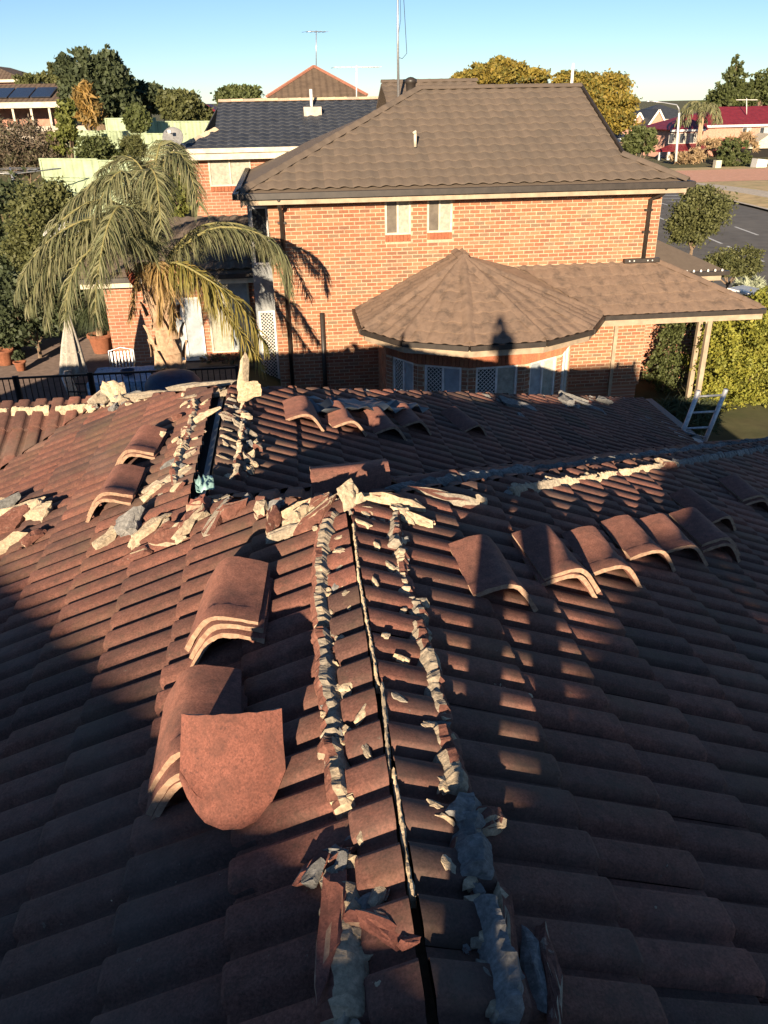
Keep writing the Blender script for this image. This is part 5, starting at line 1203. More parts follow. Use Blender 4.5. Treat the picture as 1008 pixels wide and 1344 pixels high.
far([(-5.55,5.17,0.39,0.39)], 34.5, 'grass_clump', 'spiky ornamental grass clump against the green fence', 'leaf_olive', 1980, 0.36, seed=11, cat="grass", aspect=9, trunk=.04)
far([(-4.09,4.65,0.67,0.29),(-3.51,4.49,0.47,0.29)], 31, 'dry_shrub', 'dry reddish twiggy shrub left of the blue-roofed house', 'leaf_straw', 1800, 0.2, seed=12, cat="shrub", aspect=4)
far([(-3.27,4.10,0.36,0.59),(-3.05,4.45,0.27,0.33)], 26.5, 'yellow_shrub', 'yellow-green shrub against the blue-roofed house wall', 'leaf_lime', 1800, 0.16, seed=13, cat="shrub")
far([(-8.48,3.24,0.92,1.33),(-9.38,2.34,0.93,1.36),(-8.40,1.95,0.71,0.93),(-8.52,4.14,0.54,0.48)], 28, 'dark_hedge_tree', 'dark shaded tree mass at the left edge behind the patio', 'leaf_dark', 10800, 0.173, seed=14)
far([(-7.06,2.12,0.75,0.76),(-6.31,2.09,0.57,0.65),(-7.79,1.37,0.76,0.59),(-5.72,2.17,0.34,0.50)], 22, 'dark_shrub', 'dark shaded shrub bank behind the patio', 'leaf_dark', 8100, 0.13, seed=15, cat="shrub")
far([(-6.33,4.02,0.64,0.80),(-5.89,4.52,0.45,0.40),(-6.71,3.27,0.58,0.57),(-5.81,3.44,0.46,0.56)], 23, 'olive_bush', 'tall olive-green bush behind the palm fronds', 'leaf_olive', 11700, 0.108, seed=16, cat="shrub")
far([(9.92,7.59,0.66,0.28),(11.06,7.86,0.99,0.42),(12.21,7.95,0.99,0.46),(11.65,8.31,0.41,0.28),(13.55,7.61,0.83,0.36),(12.88,7.65,1.00,0.43),(10.66,7.54,1.24,0.36)], 48, 'golden_tree', 'golden autumn tree left above the brown ridge', 'leaf_gold', 15000, 0.19, seed=17, trunk=.25)
far([(14.81,7.37,0.73,0.38),(15.92,7.15,0.90,0.49),(17.31,7.13,0.82,0.56),(15.84,6.34,1.07,0.64),(17.16,6.21,1.16,0.64),(18.12,5.84,0.58,0.72),(16.84,5.43,1.25,0.58),(15.59,5.52,0.83,0.50),(14.42,7.17,0.40,0.28)], 46, 'golden_tree', 'golden autumn tree right of the brown ridge end', 'leaf_gold', 22000, 0.19, seed=18, trunk=.25)
far([(17.79,4.68,0.63,0.55),(17.36,4.38,0.48,0.42)], 43, 'street_shrub', 'round green shrub at the foot of the right golden tree', 'leaf_mid', 3420, 0.187, seed=19, cat="shrub")
far([(105.61,11.45,1.49,2.79),(106.08,8.93,2.82,2.83),(107.15,6.22,4.55,2.55),(104.54,6.10,2.65,2.23),(109.33,6.66,2.28,2.23),(106.89,4.61,5.33,1.93)], 205, 'conifer', 'pointed green conifer behind the maroon roof', 'leaf_mid', 9000, 0.85, seed=20, trunk=.4, clump=.12)
far([(115.42,8.21,3.08,2.89),(113.24,6.63,2.31,2.27),(118.17,6.06,3.50,2.93),(113.88,9.20,1.73,1.44)], 208, 'broad_tree', 'broad green treetop at the right edge behind the maroon roof', 'leaf_mid', 5200, 0.8, seed=21, trunk=.4)
far([(76.82,-2.77,2.49,2.51),(77.16,-3.86,2.64,1.57),(76.50,-1.80,1.79,1.67)], 145, 'clipped_bush', 'smooth clipped dark bush before the maroon-roofed house', 'leaf_mid', 9000, 0.34, seed=22, cat="bush", clump=.05, shell=.8)
far([(72.20,-3.16,2.29,1.00),(70.38,-3.37,1.43,0.75)], 152, 'straw_grass', 'straw-coloured grass mound beside the street lamp', 'leaf_straw', 1500, 1, seed=23, cat="grass", aspect=6)
far([(77.99,-1.33,1.47,1.02),(83.74,-0.69,1.77,0.89),(86.33,-1.89,1.19,1.03)], 156, 'yellow_palms', 'small yellow-green palms before the maroon-roofed house', 'leaf_straw', 900, 1.5, seed=24, aspect=7, cat="palm")
far([(15.38,2.78,0.91,0.70),(15.19,2.10,0.79,0.55),(16.13,2.48,0.55,0.60),(14.76,2.39,0.42,0.60),(15.44,3.31,0.54,0.32)], 31, 'street_tree', 'airy grey-green tree standing at the near side of the street', 'leaf_olive', 11700, 0.115, seed=25, trunk=.07)
far([(15.03,1.35,0.57,0.42),(15.87,1.40,0.57,0.47),(16.22,1.05,0.40,0.37),(14.64,1.18,0.40,0.31)], 28, 'verge_shrub', 'dark green shrub on the verge below the street tree', 'leaf_olive', 6480, 0.101, seed=26, cat="shrub")
far([(13.21,1.52,0.37,0.19),(13.52,1.26,0.32,0.17)], 26, 'low_plants', 'low bright green plants right of the farther low roof', 'leaf_bright', 900, 0.22, seed=27, cat="plant", aspect=5)
far([(14.38,1.28,0.41,0.24),(14.70,1.17,0.26,0.19)], 25, 'agave_plant', 'pale grey-green agave rosette near the right edge', 'leaf_grey', 420, 0.42, seed=28, cat="plant", aspect=6, trunk=.04)
far([(11.26,1.14,0.87,0.82),(11.85,1.51,0.62,0.69),(10.90,0.56,0.63,0.72),(11.88,0.31,0.85,0.81),(12.20,0.80,0.63,0.80),(11.81,-0.95,1.09,0.96),(10.91,-0.68,0.60,0.76)], 19.5, 'hedge_bush', 'big yellow-green clipped bush at the right edge by the porch', 'leaf_bright', 52000, 0.085, seed=29, cat="bush", clump=.09, shell=.75)
far([(10.04,0.32,0.39,1.04),(10.13,1.14,0.34,0.41),(9.78,-0.10,0.30,0.51)], 20.5, 'porch_plant', 'dark climbing plant in the shade under the porch', 'leaf_mid', 4320, 0.0864, seed=30, cat="plant")
far([(7.65,0.91,0.42,0.35),(7.33,0.97,0.29,0.26),(8.14,0.84,0.29,0.32)], 14.6, 'strappy_plant', 'dark strappy-leaved plant below the porch beside the ladder', 'leaf_dark', 2700, 0.302, seed=31, cat="plant", aspect=14, trunk=.04)

# ================================================================ the palm and the other palms
def frond(name, m, parent, pts, n, ll, width, seed, droop=1.15, rach='rachis', base_t=.16):
    """feather leaf: curved rachis with hanging leaflets"""
    g = random.Random(seed); pts = [Vector(p) for p in pts]; b = MB()
    def cat(t):
        k = len(pts)-1; i = min(int(t*k), k-1); u = t*k-i
        p0 = pts[max(i-1,0)]; p1 = pts[i]; p2 = pts[i+1]; p3 = pts[min(i+2,k)]
        return .5*((2*p1)+(p2-p0)*u+(2*p0-5*p1+4*p2-p3)*u*u+(3*p1-p0-3*p2+p3)*u**3)
    C_ = [cat(t/16) for t in range(17)]
    b.tube(C_, [.032*(1-.9*t/16)+.004 for t in range(17)], 6, t=.5, mi=1)
    for j in range(n):
        t = base_t+(1-base_t)*j/n+g.uniform(-.01,.01); p = cat(min(t,.999)); d = (cat(min(t+.02,1))-cat(max(t-.02,0))).normalized()
        side = d.cross(Vector((0,0,1))); side = side.normalized() if side.length > .05 else Vector((1,0,0)); up = side.cross(d)
        for sg in (1,-1):
            L = ll*(math.sin(math.pi*(.12+.8*t))**.6)*g.uniform(.8,1.15)
            v = (side*sg*g.uniform(.55,1.0)+up*g.uniform(-.25,.55)+d*g.uniform(.25,.75)).normalized()
            q = p.copy(); w = width*g.uniform(.7,1.2); wd = v.cross(Vector((g.gauss(0,1),g.gauss(0,1),g.gauss(0,1)))).normalized()
            vs = []
            for s in range(4):
                ww = w*(1,.95,.65,.06)[s]; vs += [q+wd*ww/2, q-wd*ww/2]
                v = (v+Vector((0,0,-droop*.42*(1+s*.5)))).normalized(); q = q+v*L/3
            b.add(vs, [(0,1,3,2),(2,3,5,4),(4,5,7,6)])
    return b.build(name, [m, MT[rach]], parent)
pc = Vector((-2.475,16.000,3.652))            # crown centre
pbase = Vector((pc.x+.05, 16.0, gzf(pc.x,16.0)))
palm = empty('palm_tree', 'big feathery palm with drooping fronds left of the brick house', 'palm tree', pbase)
b = MB(); zt = pc.z+.15
prof = []
for k in range(13):
    t = k/12; prof.append((pbase.lerp(Vector((pc.x,16.0,zt)),t), .27-.05*t+.035*math.sin(k*2.1)))
b.tube([p for p, r in prof], [r for p, r in prof], 14); b.build('trunk', MT['palmbark'], palm)
# old leaf bases wrapped round the trunk
for k in range(26):
    a = k*2.4; z = pbase.z+.7+(zt-pbase.z-.6)*k/26; r = .25
    c = Vector((pc.x+r*math.cos(a), 16.0+r*math.sin(a), z)); o_ = Vector((math.cos(a),math.sin(a),0)); s_ = Vector((-o_.y,o_.x,0))
    b = MB(); L = rnd.uniform(.22,.42); vs = []
    for i in range(4):
        u = i/3; w = .15*(1-u*.75); q = c+Vector((0,0,L*u))+o_*(.04+.09*u*u)
        vs += [q+s_*w, q+o_*.03, q-s_*w]
    b.add(vs, [(i*3+j,i*3+j+1,i*3+j+4,i*3+j+3) for i in range(3) for j in range(2)], None, 0, False); o = b.build('leaf_base', MT['palmbark'], palm); mo = o.modifiers.new('t','SOLIDIFY'); mo.thickness = .012
def pf(path, n=70, ll=.66, w=.022, seed=0, m='leaf_palm', **kw): frond("frond", MT[m], palm, [pc+Vector((0,0,.1))]+path, int(n*2.0), ll, w, seed, **kw)
pf([Vector((-2.68,15.90,4.79)),Vector((-3.27,15.80,5.17)),Vector((-4.09,15.60,4.74)),Vector((-4.73,15.50,4.00))], n=85, seed=1)
pf([Vector((-2.78,15.60,4.70)),Vector((-3.45,15.20,4.90)),Vector((-4.22,14.90,4.47)),Vector((-4.68,14.70,3.82))], n=80, seed=2)
pf([Vector((-2.67,15.50,4.45)),Vector((-3.22,15.00,4.54)),Vector((-3.65,14.60,4.12)),Vector((-3.87,14.40,3.41))], n=75, seed=3)
pf([Vector((-2.53,16.20,4.74)),Vector((-2.53,16.50,5.50)),Vector((-2.87,16.80,5.81)),Vector((-3.47,17.20,5.54))], n=75, seed=4)
pf([Vector((-2.32,15.80,4.85)),Vector((-2.04,15.60,5.74)),Vector((-1.69,15.40,5.86)),Vector((-1.48,15.20,5.09))], n=85, seed=5)
pf([Vector((-2.47,16.40,4.85)),Vector((-2.34,16.90,5.73)),Vector((-2.21,17.30,6.04)),Vector((-2.00,17.80,5.88))], n=75, seed=6)
pf([Vector((-2.10,16.10,4.27)),Vector((-1.50,16.20,4.65)),Vector((-0.67,16.30,4.54)),Vector((-0.08,16.40,3.87))], n=80, seed=8)
pf([Vector((-2.08,16.60,4.27)),Vector((-1.36,17.00,4.47)),Vector((-0.58,17.30,4.18)),Vector((-0.01,17.50,3.06))], n=80, seed=9)
pf([Vector((-2.15,15.70,4.07)),Vector((-1.61,15.40,3.74)),Vector((-1.18,15.20,3.17)),Vector((-0.62,15.00,2.27))], n=75, seed=10, m='leaf_straw2')
pf([Vector((-2.49,15.40,4.71)),Vector((-2.71,14.80,5.16)),Vector((-2.91,14.30,4.87)),Vector((-3.11,14.00,4.21))], n=75, seed=12)
pf([Vector((-2.52,16.00,4.64)),Vector((-2.86,16.00,5.48)),Vector((-3.25,16.00,5.49)),Vector((-3.78,16.00,5.13))], n=80, seed=14)
pf([Vector((-2.47,15.60,4.10)),Vector((-2.18,15.40,3.85)),Vector((-2.22,15.40,2.95))], n=46, ll=.5, seed=41, m='leaf_dry')
pf([Vector((-2.62,15.70,4.08)),Vector((-2.75,15.50,3.92)),Vector((-2.97,15.50,3.18))], n=40, ll=.5, seed=42, m='leaf_dry')
pf([Vector((-2.04,15.50,3.69)),Vector((-1.60,15.40,3.83)),Vector((-1.46,15.40,3.20))], n=40, ll=.45, seed=43, m='leaf_mauve')
pf([Vector((-2.37,15.40,4.13)),Vector((-2.31,15.30,3.78)),Vector((-2.43,15.30,3.13))], n=46, ll=.5, seed=44, m='leaf_dry')
pf([Vector((-2.66,15.90,4.46)),Vector((-3.30,15.70,4.89)),Vector((-3.99,15.60,4.54)),Vector((-4.64,15.50,3.45))], n=85, seed=61, ll=.68)
pf([Vector((-2.37,16.10,4.82)),Vector((-2.18,16.10,5.65)),Vector((-1.86,16.10,5.89)),Vector((-1.61,16.10,5.38))], n=85, seed=63, ll=.68)
pf([Vector((-2.56,15.20,4.49)),Vector((-2.87,14.60,4.71)),Vector((-3.10,14.20,4.36)),Vector((-3.25,14.00,3.60))], n=70, seed=66, ll=.68)
pf([Vector((-2.05,15.90,4.23)),Vector((-1.34,15.80,4.63)),Vector((-0.59,15.80,4.54)),Vector((-0.13,15.80,4.18)),Vector((-0.03,15.80,3.63))], n=80, seed=67, ll=.68)
pf([Vector((-2.54,15.60,4.56)),Vector((-3.37,15.30,4.76)),Vector((-4.06,15.10,4.24)),Vector((-4.35,15.00,3.28))], n=80, seed=69, ll=.68)
pf([Vector((-2.08,15.50,4.10)),Vector((-1.51,15.20,3.86)),Vector((-0.94,15.00,3.41)),Vector((-0.52,14.90,2.65))], n=80, seed=70, ll=.7, m='leaf_straw2')

pf([Vector((-2.68,16.60,4.56)),Vector((-3.19,17.00,5.35)),Vector((-3.86,17.40,5.19)),Vector((-4.81,17.80,4.47))], n=75, seed=90)
pf([Vector((-2.45,15.70,4.80)),Vector((-2.56,15.40,5.52)),Vector((-2.81,15.10,5.61)),Vector((-3.26,14.90,4.93))], n=80, seed=91)
pf([Vector((-2.79,16.70,4.41)),Vector((-3.48,17.30,4.78)),Vector((-4.22,17.80,4.45)),Vector((-4.88,18.10,3.68))], n=70, seed=92)
pf([Vector((-2.35,15.60,4.94)),Vector((-2.26,15.20,5.65)),Vector((-2.09,14.80,5.56)),Vector((-2.09,14.60,4.81))], n=70, seed=93)
pf([Vector((-2.69,15.60,4.43)),Vector((-3.36,15.20,4.71)),Vector((-4.01,15.00,4.38)),Vector((-4.56,14.80,3.60))], n=75, seed=94)
for (a, c, m) in (((-2.044,15.600,3.714),(-2.033,15.500,4.137),'spathe'), ((-2.820,15.600,3.744),(-2.961,15.500,4.131),'spathe_red')):
    a = Vector(a); c = Vector(c); d = c-a; b = MB()
    b.tube([a-d*.35, a+d*.15, a+d*.6, c], [.05,.085,.06,.005], 8); b.build('flower_spathe', MT[m], palm)
# shaded grass-palm in a terracotta pot
gp = empty('potted_palm', 'dark mop-headed grass palm in a terracotta pot behind the patio table', 'potted plant', (-5.132,22.169,0.750))
c0 = Vector((-5.132,22.169,0.750))
b = MB(); b.lathe([(.0,0),(.22,.0),(.30,.42),(.34,.42),(.34,.50),(.28,.50),(.26,.40),(0,.38)], c0, 18); b.build('pot', MT['terracotta'], gp)
b = MB(); b.tube([c0+Vector((0,0,.4)), c0+Vector((0,0,1.0))], [.10,.07], 8); b.build('stem', MT['palmbark'], gp)
b = MB(); hc = c0+Vector((0,0,1.1)); g_ = random.Random(5)
for k in range(900):
    a = g_.uniform(0,6.283); e = g_.uniform(-.2,1.3); v = Vector((math.cos(a)*math.cos(e),math.sin(a)*math.cos(e),math.sin(e))); q = hc+Vector((g_.gauss(0,.04),)*3); vs = []
    wd = Vector((-v.y,v.x,0)).normalized()
    for s in range(5):
        vs += [q+wd*.011*(1-s*.22), q-wd*.011*(1-s*.22)]; v = (v+Vector((0,0,-.30-.12*s))).normalized(); q = q+v*g_.uniform(.14,.24)
    b.add(vs, [(i*2,i*2+1,i*2+3,i*2+2) for i in range(4)])
b.build('foliage', MT['leaf_dark'], gp)
# closed patio umbrella
um = empty('patio_umbrella', 'closed cream patio umbrella leaning beside the table', 'umbrella', (-4.812,17.600,0.940))
ut = Vector((-4.656,17.600,2.820)); ub = Vector((-4.758,17.600,1.503)); b = MB(); V = []; F = []; N_ = 28
for i in range(9):
    t = i/8; r = .03+.21*t**.8
    for k in range(N_):
        a = 2*math.pi*k/N_; rr = r*(1+.28*math.cos(a*7)*min(1,t*2)); V.append(ut.lerp(ub,t)+Vector((rr*math.cos(a),rr*math.sin(a)*.9,.04*math.cos(a*7)*t)))
for i in range(8):
    for k in range(N_): F.append((i*N_+k,i*N_+(k+1)%N_,(i+1)*N_+(k+1)%N_,(i+1)*N_+k))
b.add(V, F, 0, 0, True); b.build('canopy', MT['canvas'], um)
b = MB(); b.tube([ut+Vector((0,0,.12)), ub, ub+(ub-ut)*.45], .022, 8); b.build('pole', MT['cream'], um)
b = MB(); mid = ut.lerp(ub,.62); b.lathe([(.17,-.03),(.185,0),(.17,.03)], mid, 20); b.build('strap', MT['canvas'], um)
# outdoor table with cloth, chairs
tb = empty('patio_table', 'patio table covered with a blue and white cloth', 'table', (-3.862,17.329,0.720))
tc = Vector((-3.674,17.200,1.570)); zt = tc.z
V, F = sheet_patch((tc.x-.62,16.65,zt), (1.30,0,0), (0,1.15,0), 14, 12, .025, 4); b = MB(); b.add(V, F, 0, 0, True); o = b.build('tablecloth', MT['bluecloth'], tb); mo = o.modifiers.new('t','SOLIDIFY'); mo.thickness = .012
V, F = sheet_patch((tc.x-.62,16.65,zt-.32), (1.30,0,0), (0,0,.32), 14, 5, .04, 6); b = MB(); b.add(V, F, 0, 0, True); o = b.build('cloth_drop', MT['bluecloth'], tb); mo = o.modifiers.new('t','SOLIDIFY'); mo.thickness = .01
for sx in (-.5,.56):
    for sy in (16.75,17.7): b = MB(); b.tube([(tc.x+sx,sy,.7),(tc.x+sx,sy,zt-.01)], .025, 8); b.build('leg', MT['black'], tb)
b = MB(); b.lathe([(0,0),(.10,0),(.15,.10),(.14,.10),(.09,.02),(0,.02)], (tc.x+.15,17.1,zt+.03), 16); o = b.build('blue_bowl', MT['navy'], origin=(tc.x+.15,17.1,zt)); tag(o, 'dark blue bowl on the cloth of the patio table', 'bowl')
def chair(x, y, rz, label, m='black'):
    ch = empty('patio_chair', label, 'chair', (x,y,.72), 'chairs round the patio table')
    R = Matrix.Rotation(rz,3,'Z'); T_ = lambda p: Vector((x,y,.72))+R@Vector(p)
    b = MB(); b.slab([T_(p) for p in ((-.25,-.24,.44),(.25,-.24,.44),(.25,.24,.44),(-.25,.24,.44))], .03); b.build('seat', MT['navy'], ch)
    b = MB()
    for k in range(7): b.bar(T_((-.22+k*.073,.25,.50)), T_((-.22+k*.073,.33,.95)), .03, .012)
    b.tube([T_((-.27,.24,.45)),T_((-.27,.33,.97)),T_((0,.36,1.03)),T_((.27,.33,.97)),T_((.27,.24,.45))], .018, 8); b.build('backrest', MT['metal'], ch)
    for sx in (-.25,.25):
        for sy in (-.23,.24): b = MB(); b.tube([T_((sx*1.05,sy*1.1,0)),T_((sx,sy,.45))], .016, 8); b.build('leg', MT[m], ch)
        b = MB(); b.tube([T_((sx,-.23,.45)),T_((sx*1.06,-.2,.66)),T_((sx*1.06,.27,.68))], .016, 8); b.build('armrest', MT[m], ch)
chair(-3.903, 18.4, 0.1, 'patio chair behind the cloth-covered table with pale back'); chair(-3.119, 17.3, -1.3, 'patio chair at the right end of the cloth-covered table'); chair(-4.421, 17.0, 1.5, 'dark patio chair left of the cloth-covered table')
b = MB(); b.lathe([(0,.0),(.50,.0),(.52,.5),(.50,.75),(.40,.88),(.2,.95),(0,.97)], (-2.245,14.600,1.406), 24); o = b.build('water_tub', MT['navy'], origin=(-2.245,14.600,1.406)); tag(o, 'dark navy round-topped tub behind the wing ridge', 'tub')
for i, (p, s) in enumerate((((-7.417,21.416,0.750),.34),((-6.868,20.788,0.750),.2))):
    q = empty('flower_pot', ['large terracotta pot at the left edge of the patio','small terracotta pot right of the large one at the left edge'][i], 'pot', p)
    b = MB(); b.lathe([(0,0),(s*.5,0),(s*.7,s),(s*.8,s),(s*.8,s*1.15),(s*.65,s*1.15),(s*.6,s*.9),(0,s*.88)], p, 16); b.build('pot', MT['terracotta'], q)
    leaf_cloud('plant', MT['leaf_dark'], q, [(p[0],p[1],p[2]+s*1.7,s*.8,s*.8,s*.6)], 160, .12, seed=i)
# planter box under the low window
pl = empty('planter_box', 'brown planter box under the low window with dried plants', 'planter', (-1.9,20.4,.5))
b = MB(); b.box(-2.45,-.95,20.45,20.75,.45,.72); b.build('box', MT['timber'], pl)
for k in range(6): leaf_cloud('plant', MT['leaf_mauve'], pl, [(-2.3+k*.24,20.6,.84,.11,.11,.12)], 120, .07, seed=k)
# white board/umbrella top glimpsed through the fronds
b = MB(); b.lathe([(.62,0),(.55,.08),(.30,.20),(.0,.27)], (-5.136,21.000,3.955), 20); o = b.build('white_parasol', MT['white'], origin=(-5.136,21.000,3.955)); tag(o, 'white round parasol top glimpsed through the palm fronds', 'parasol')
mo = o.modifiers.new('t','SOLIDIFY'); mo.thickness = .01
# black pool fence: panels with separate balusters
def rail_fence(x0, x1, y, ztop, h, label, step=.105, dz=0.0):
    f = empty('pool_fence', label, 'fence', ((x0+x1)/2,y,ztop-h), 'black pool fence panels')
    n = int((x1-x0)/step)
    zz = lambda x: ztop+dz*(x-x0)/(x1-x0)
    for zo in (0,-h+.12): b = MB(); b.bar((x0,y,zz(x0)+zo),(x1,y,zz(x1)+zo),.035,.035); b.build('rail', MT['black'], f)
    sh = MB(); sh.box(-.008,.008,-.008,.008,-h+.03,-.02); me = npmesh('baluster', sh.V, sh.F, MT['black'])
    for k in range(1,n): x = x0+(x1-x0)*k/n; place('baluster', me, f, loc=(x,y,zz(x)))
    for x in (x0,x1): b = MB(); b.box(x-.03,x+.03,y-.03,y+.03,zz(x)-h-.1,zz(x)+.04); b.build('post', MT['black'], f)
zf = 2.199
xs_ = [-5.955, -5.156, -3.818, -2.457, -1.102]
lab = ['black pool fence panel cut by the left picture edge','black pool fence panel left of the umbrella','black pool fence panel in front of the patio table','black pool fence panel right of the palm trunk']
for k in range(4): rail_fence(xs_[k]+.02, xs_[k+1]-.02, 15.2, zf, 1.15, lab[k])
# pale green boundary fences stepping up the slope
def panel_fence(pts, label, h=1.8, group='pale green boundary fences'):
    f = empty('colour_fence', label, 'fence', (pts[0][0],pts[0][1],pts[0][2]-h), group)
    for (a, c) in zip(pts, pts[1:]):
        a = Vector(a); c = Vector(c); n = max(1, int((c-a).length/2.4))
        for k in range(n):
            p = a.lerp(c,k/n); q = a.lerp(c,(k+1)/n); zt = max(p.z,q.z); b = MB(); d = (q-p); d.z = 0; d.normalize(); s = d.cross(Vector((0,0,1)))
            # ribbed sheet
            m = 24; vs = []
            for i in range(m+1):
                w = p.lerp(q,i/m); o_ = s*(.014 if (i//2)%2 else -.014); vs += [Vector((w.x,w.y,zt-h))+o_, Vector((w.x,w.y,zt))+o_]
            b.add(vs, [(2*i,2*i+2,2*i+3,2*i+1) for i in range(m)]); o = b.build('fence_sheet', MT['greenfence'], f)
            b = MB(); b.bar((p.x,p.y,zt+.01),(q.x,q.y,zt+.01),.06,.05); b.build('top_rail', MT['greenfence'], f)
            b = MB(); b.box(p.x-.03,p.x+.03,p.y-.035,p.y+.035,zt-h,zt+.02); b.build('post', MT['greenfence'], f)
panel_fence([(-8.215,44.000,6.062),(-5.740,43.000,5.906),(-2.820,41.000,5.769)], 'pale green metal fence highest up the slope, below the olive tree', 2.0)
panel_fence([(-8.126,42.000,5.596),(-6.538,40.000,5.504),(-3.970,38.500,5.326)], 'pale green metal fence in the middle of the slope', 2.2)
panel_fence([(-9.825,43.000,5.600),(-7.942,41.000,5.561)], 'short pale green fence panel behind the slim young tree', 2.2)
panel_fence([(-8.398,32.000,5.007),(-6.252,31.000,4.968),(-4.914,30.000,4.927)], 'pale green fence lowest on the slope, behind the palm fronds', 2.0)
# clothes line at the left
cl = empty('clothes_line', 'grey clothes hoist frame at the left edge below the mauve shrub', 'clothes line', (-8.708,29.000,4.044))
cz = 4.805; cxx = -8.544
b = MB(); b.tube([(cxx,29,cz-2.0),(cxx,29,cz)], .04, 8); b.build('mast', MT['metal'], cl)
for k in range(4): b = MB(); a = .3+k*1.571; b.tube([(cxx,29,cz-.05),(cxx+1.5*math.cos(a),29+1.5*math.sin(a),cz+.05)], .02, 6); b.build('arm', MT['metal'], cl)
for r in (.8,1.45): b = MB(); b.tube([(cxx+r*math.cos(.3+k*1.571),29+r*math.sin(.3+k*1.571),cz+.05) for k in range(5)], .008, 5); b.build('wire', MT['metal'], cl)
b = MB(); b.tube([(-7.220,31.500,3.956),(-7.013,31.500,5.100)], .035, 8); o = b.build('garden_post', MT['black'], origin=(-7.220,31.500,3.956)); tag(o, 'thin dark post before the lowest pale green fence', 'post')

# ================================================================ aerials and street furniture
def yagi(name, label, base, top, w, n, tilt=0.0, m='metal'):
    a = empty(name, label, 'antenna', base)
    b = MB(); b.tube([base, top], .022, 8); b.build('mast', MT[m], a)
    b = MB(); d = Vector((math.cos(tilt),math.sin(tilt),0)); t = Vector(top); b.tube([t-d*w/2+Vector((0,0,-.05)), t+d*w/2+Vector((0,0,-.05))], .014, 6); b.build('boom', MT[m], a)
    s = Vector((-d.y,d.x,0)); 
    for k in range(n): b = MB(); q = t-d*w/2+d*w*k/(n-1)+Vector((0,0,-.05)); L = .55*(1-.4*k/n); b.tube([q-s*L,q+s*L], .008, 5); b.build('element', MT[m], a)
yagi('tv_antenna', 'thin tv antenna on the pyramid roof with red ridges', (1.896,45.000,8.055), (1.981,45.000,9.646), 1.0, 6, .4)
yagi('tv_antenna', 'flat tv antenna on a white pole above the blue roof', (2.543,30.000,6.673), (2.574,30.000,7.664), 1.5, 9, .1, 'white')
ms = empty('radio_mast', 'tall thin steel mast with looping cable above the brown roof', 'mast', (3.411,26.000,6.712))
b = MB(); b.tube([(3.411,26.000,6.712),(3.403,26.000,8.370),(3.418,26.000,10.131)], [.04,.03,.02], 8); b.build('pole', MT['metal'], ms)
b = MB(); b.tube([(3.398,26.000,7.724),(3.527,26.000,7.685),(3.657,26.000,7.814),(3.617,26.000,8.460),(3.578,26.000,9.089),(3.457,26.000,9.789)], .008, 5); b.build('cable', MT['black'], ms)
b = MB(); b.tube([(3.424,26.000,8.279),(3.490,26.000,8.642),(3.474,26.000,9.266)], .006, 5); b.build('cable', MT['black'], ms)
sl_ = empty('street_lamp', 'tall white street lamp with long curved arm across the street', 'street lamp', (69.144,150.000,-3.978))
q0 = Vector((69.144,150.000,-3.978)); q1 = Vector((68.583,150.000,3.792)); q2 = Vector((67.913,150.000,5.040)); q3 = Vector((62.919,150.000,5.706))
b = MB(); b.tube([q0, q1], [.24,.16], 10); b.build('pole', MT['white'], sl_); b = MB(); b.tube([q1,(q1+q2)/2+Vector((.12,0,.1)),q2,q2.lerp(q3,.5)+Vector((0,0,.05)),q3], [.16,.14,.11,.09,.09], 8); b.build('arm', MT['metal'], sl_)
b = MB(); b.tube([q3+Vector((.6,0,-.03)), q3-Vector((.5,0,.06))], [.08,.12], 8); b.build('lamp_head', MT['metal'], sl_)
# queen palm by the maroon house
qp = empty('street_palm', 'slender palm with pale trunk before the maroon-roofed house', 'palm tree', (76.857,158.000,-3.723)); qc = Vector((76.677,158.000,3.562))
b = MB(); b.tube([(76.816,158.000,-4.376),(76.767,158.000,-0.488),qc], [.55,.42,.36], 10); b.build('trunk', MT['palmbark'], qp)
for k in range(13):
    a = k*2.4; e = (.9,.35,.6)[k%3]; o_ = Vector((math.cos(a),math.sin(a),0)); R_ = rnd.uniform(3.4,4.6)
    frond('frond', MT['leaf_palm'], qp, [qc, qc+o_*R_*.4+Vector((0,0,R_*.35*e+.5)), qc+o_*R_*.8+Vector((0,0,R_*.2*e)), qc+o_*R_+Vector((0,0,-R_*.45))], 30, 1.5, .20, 70+k)
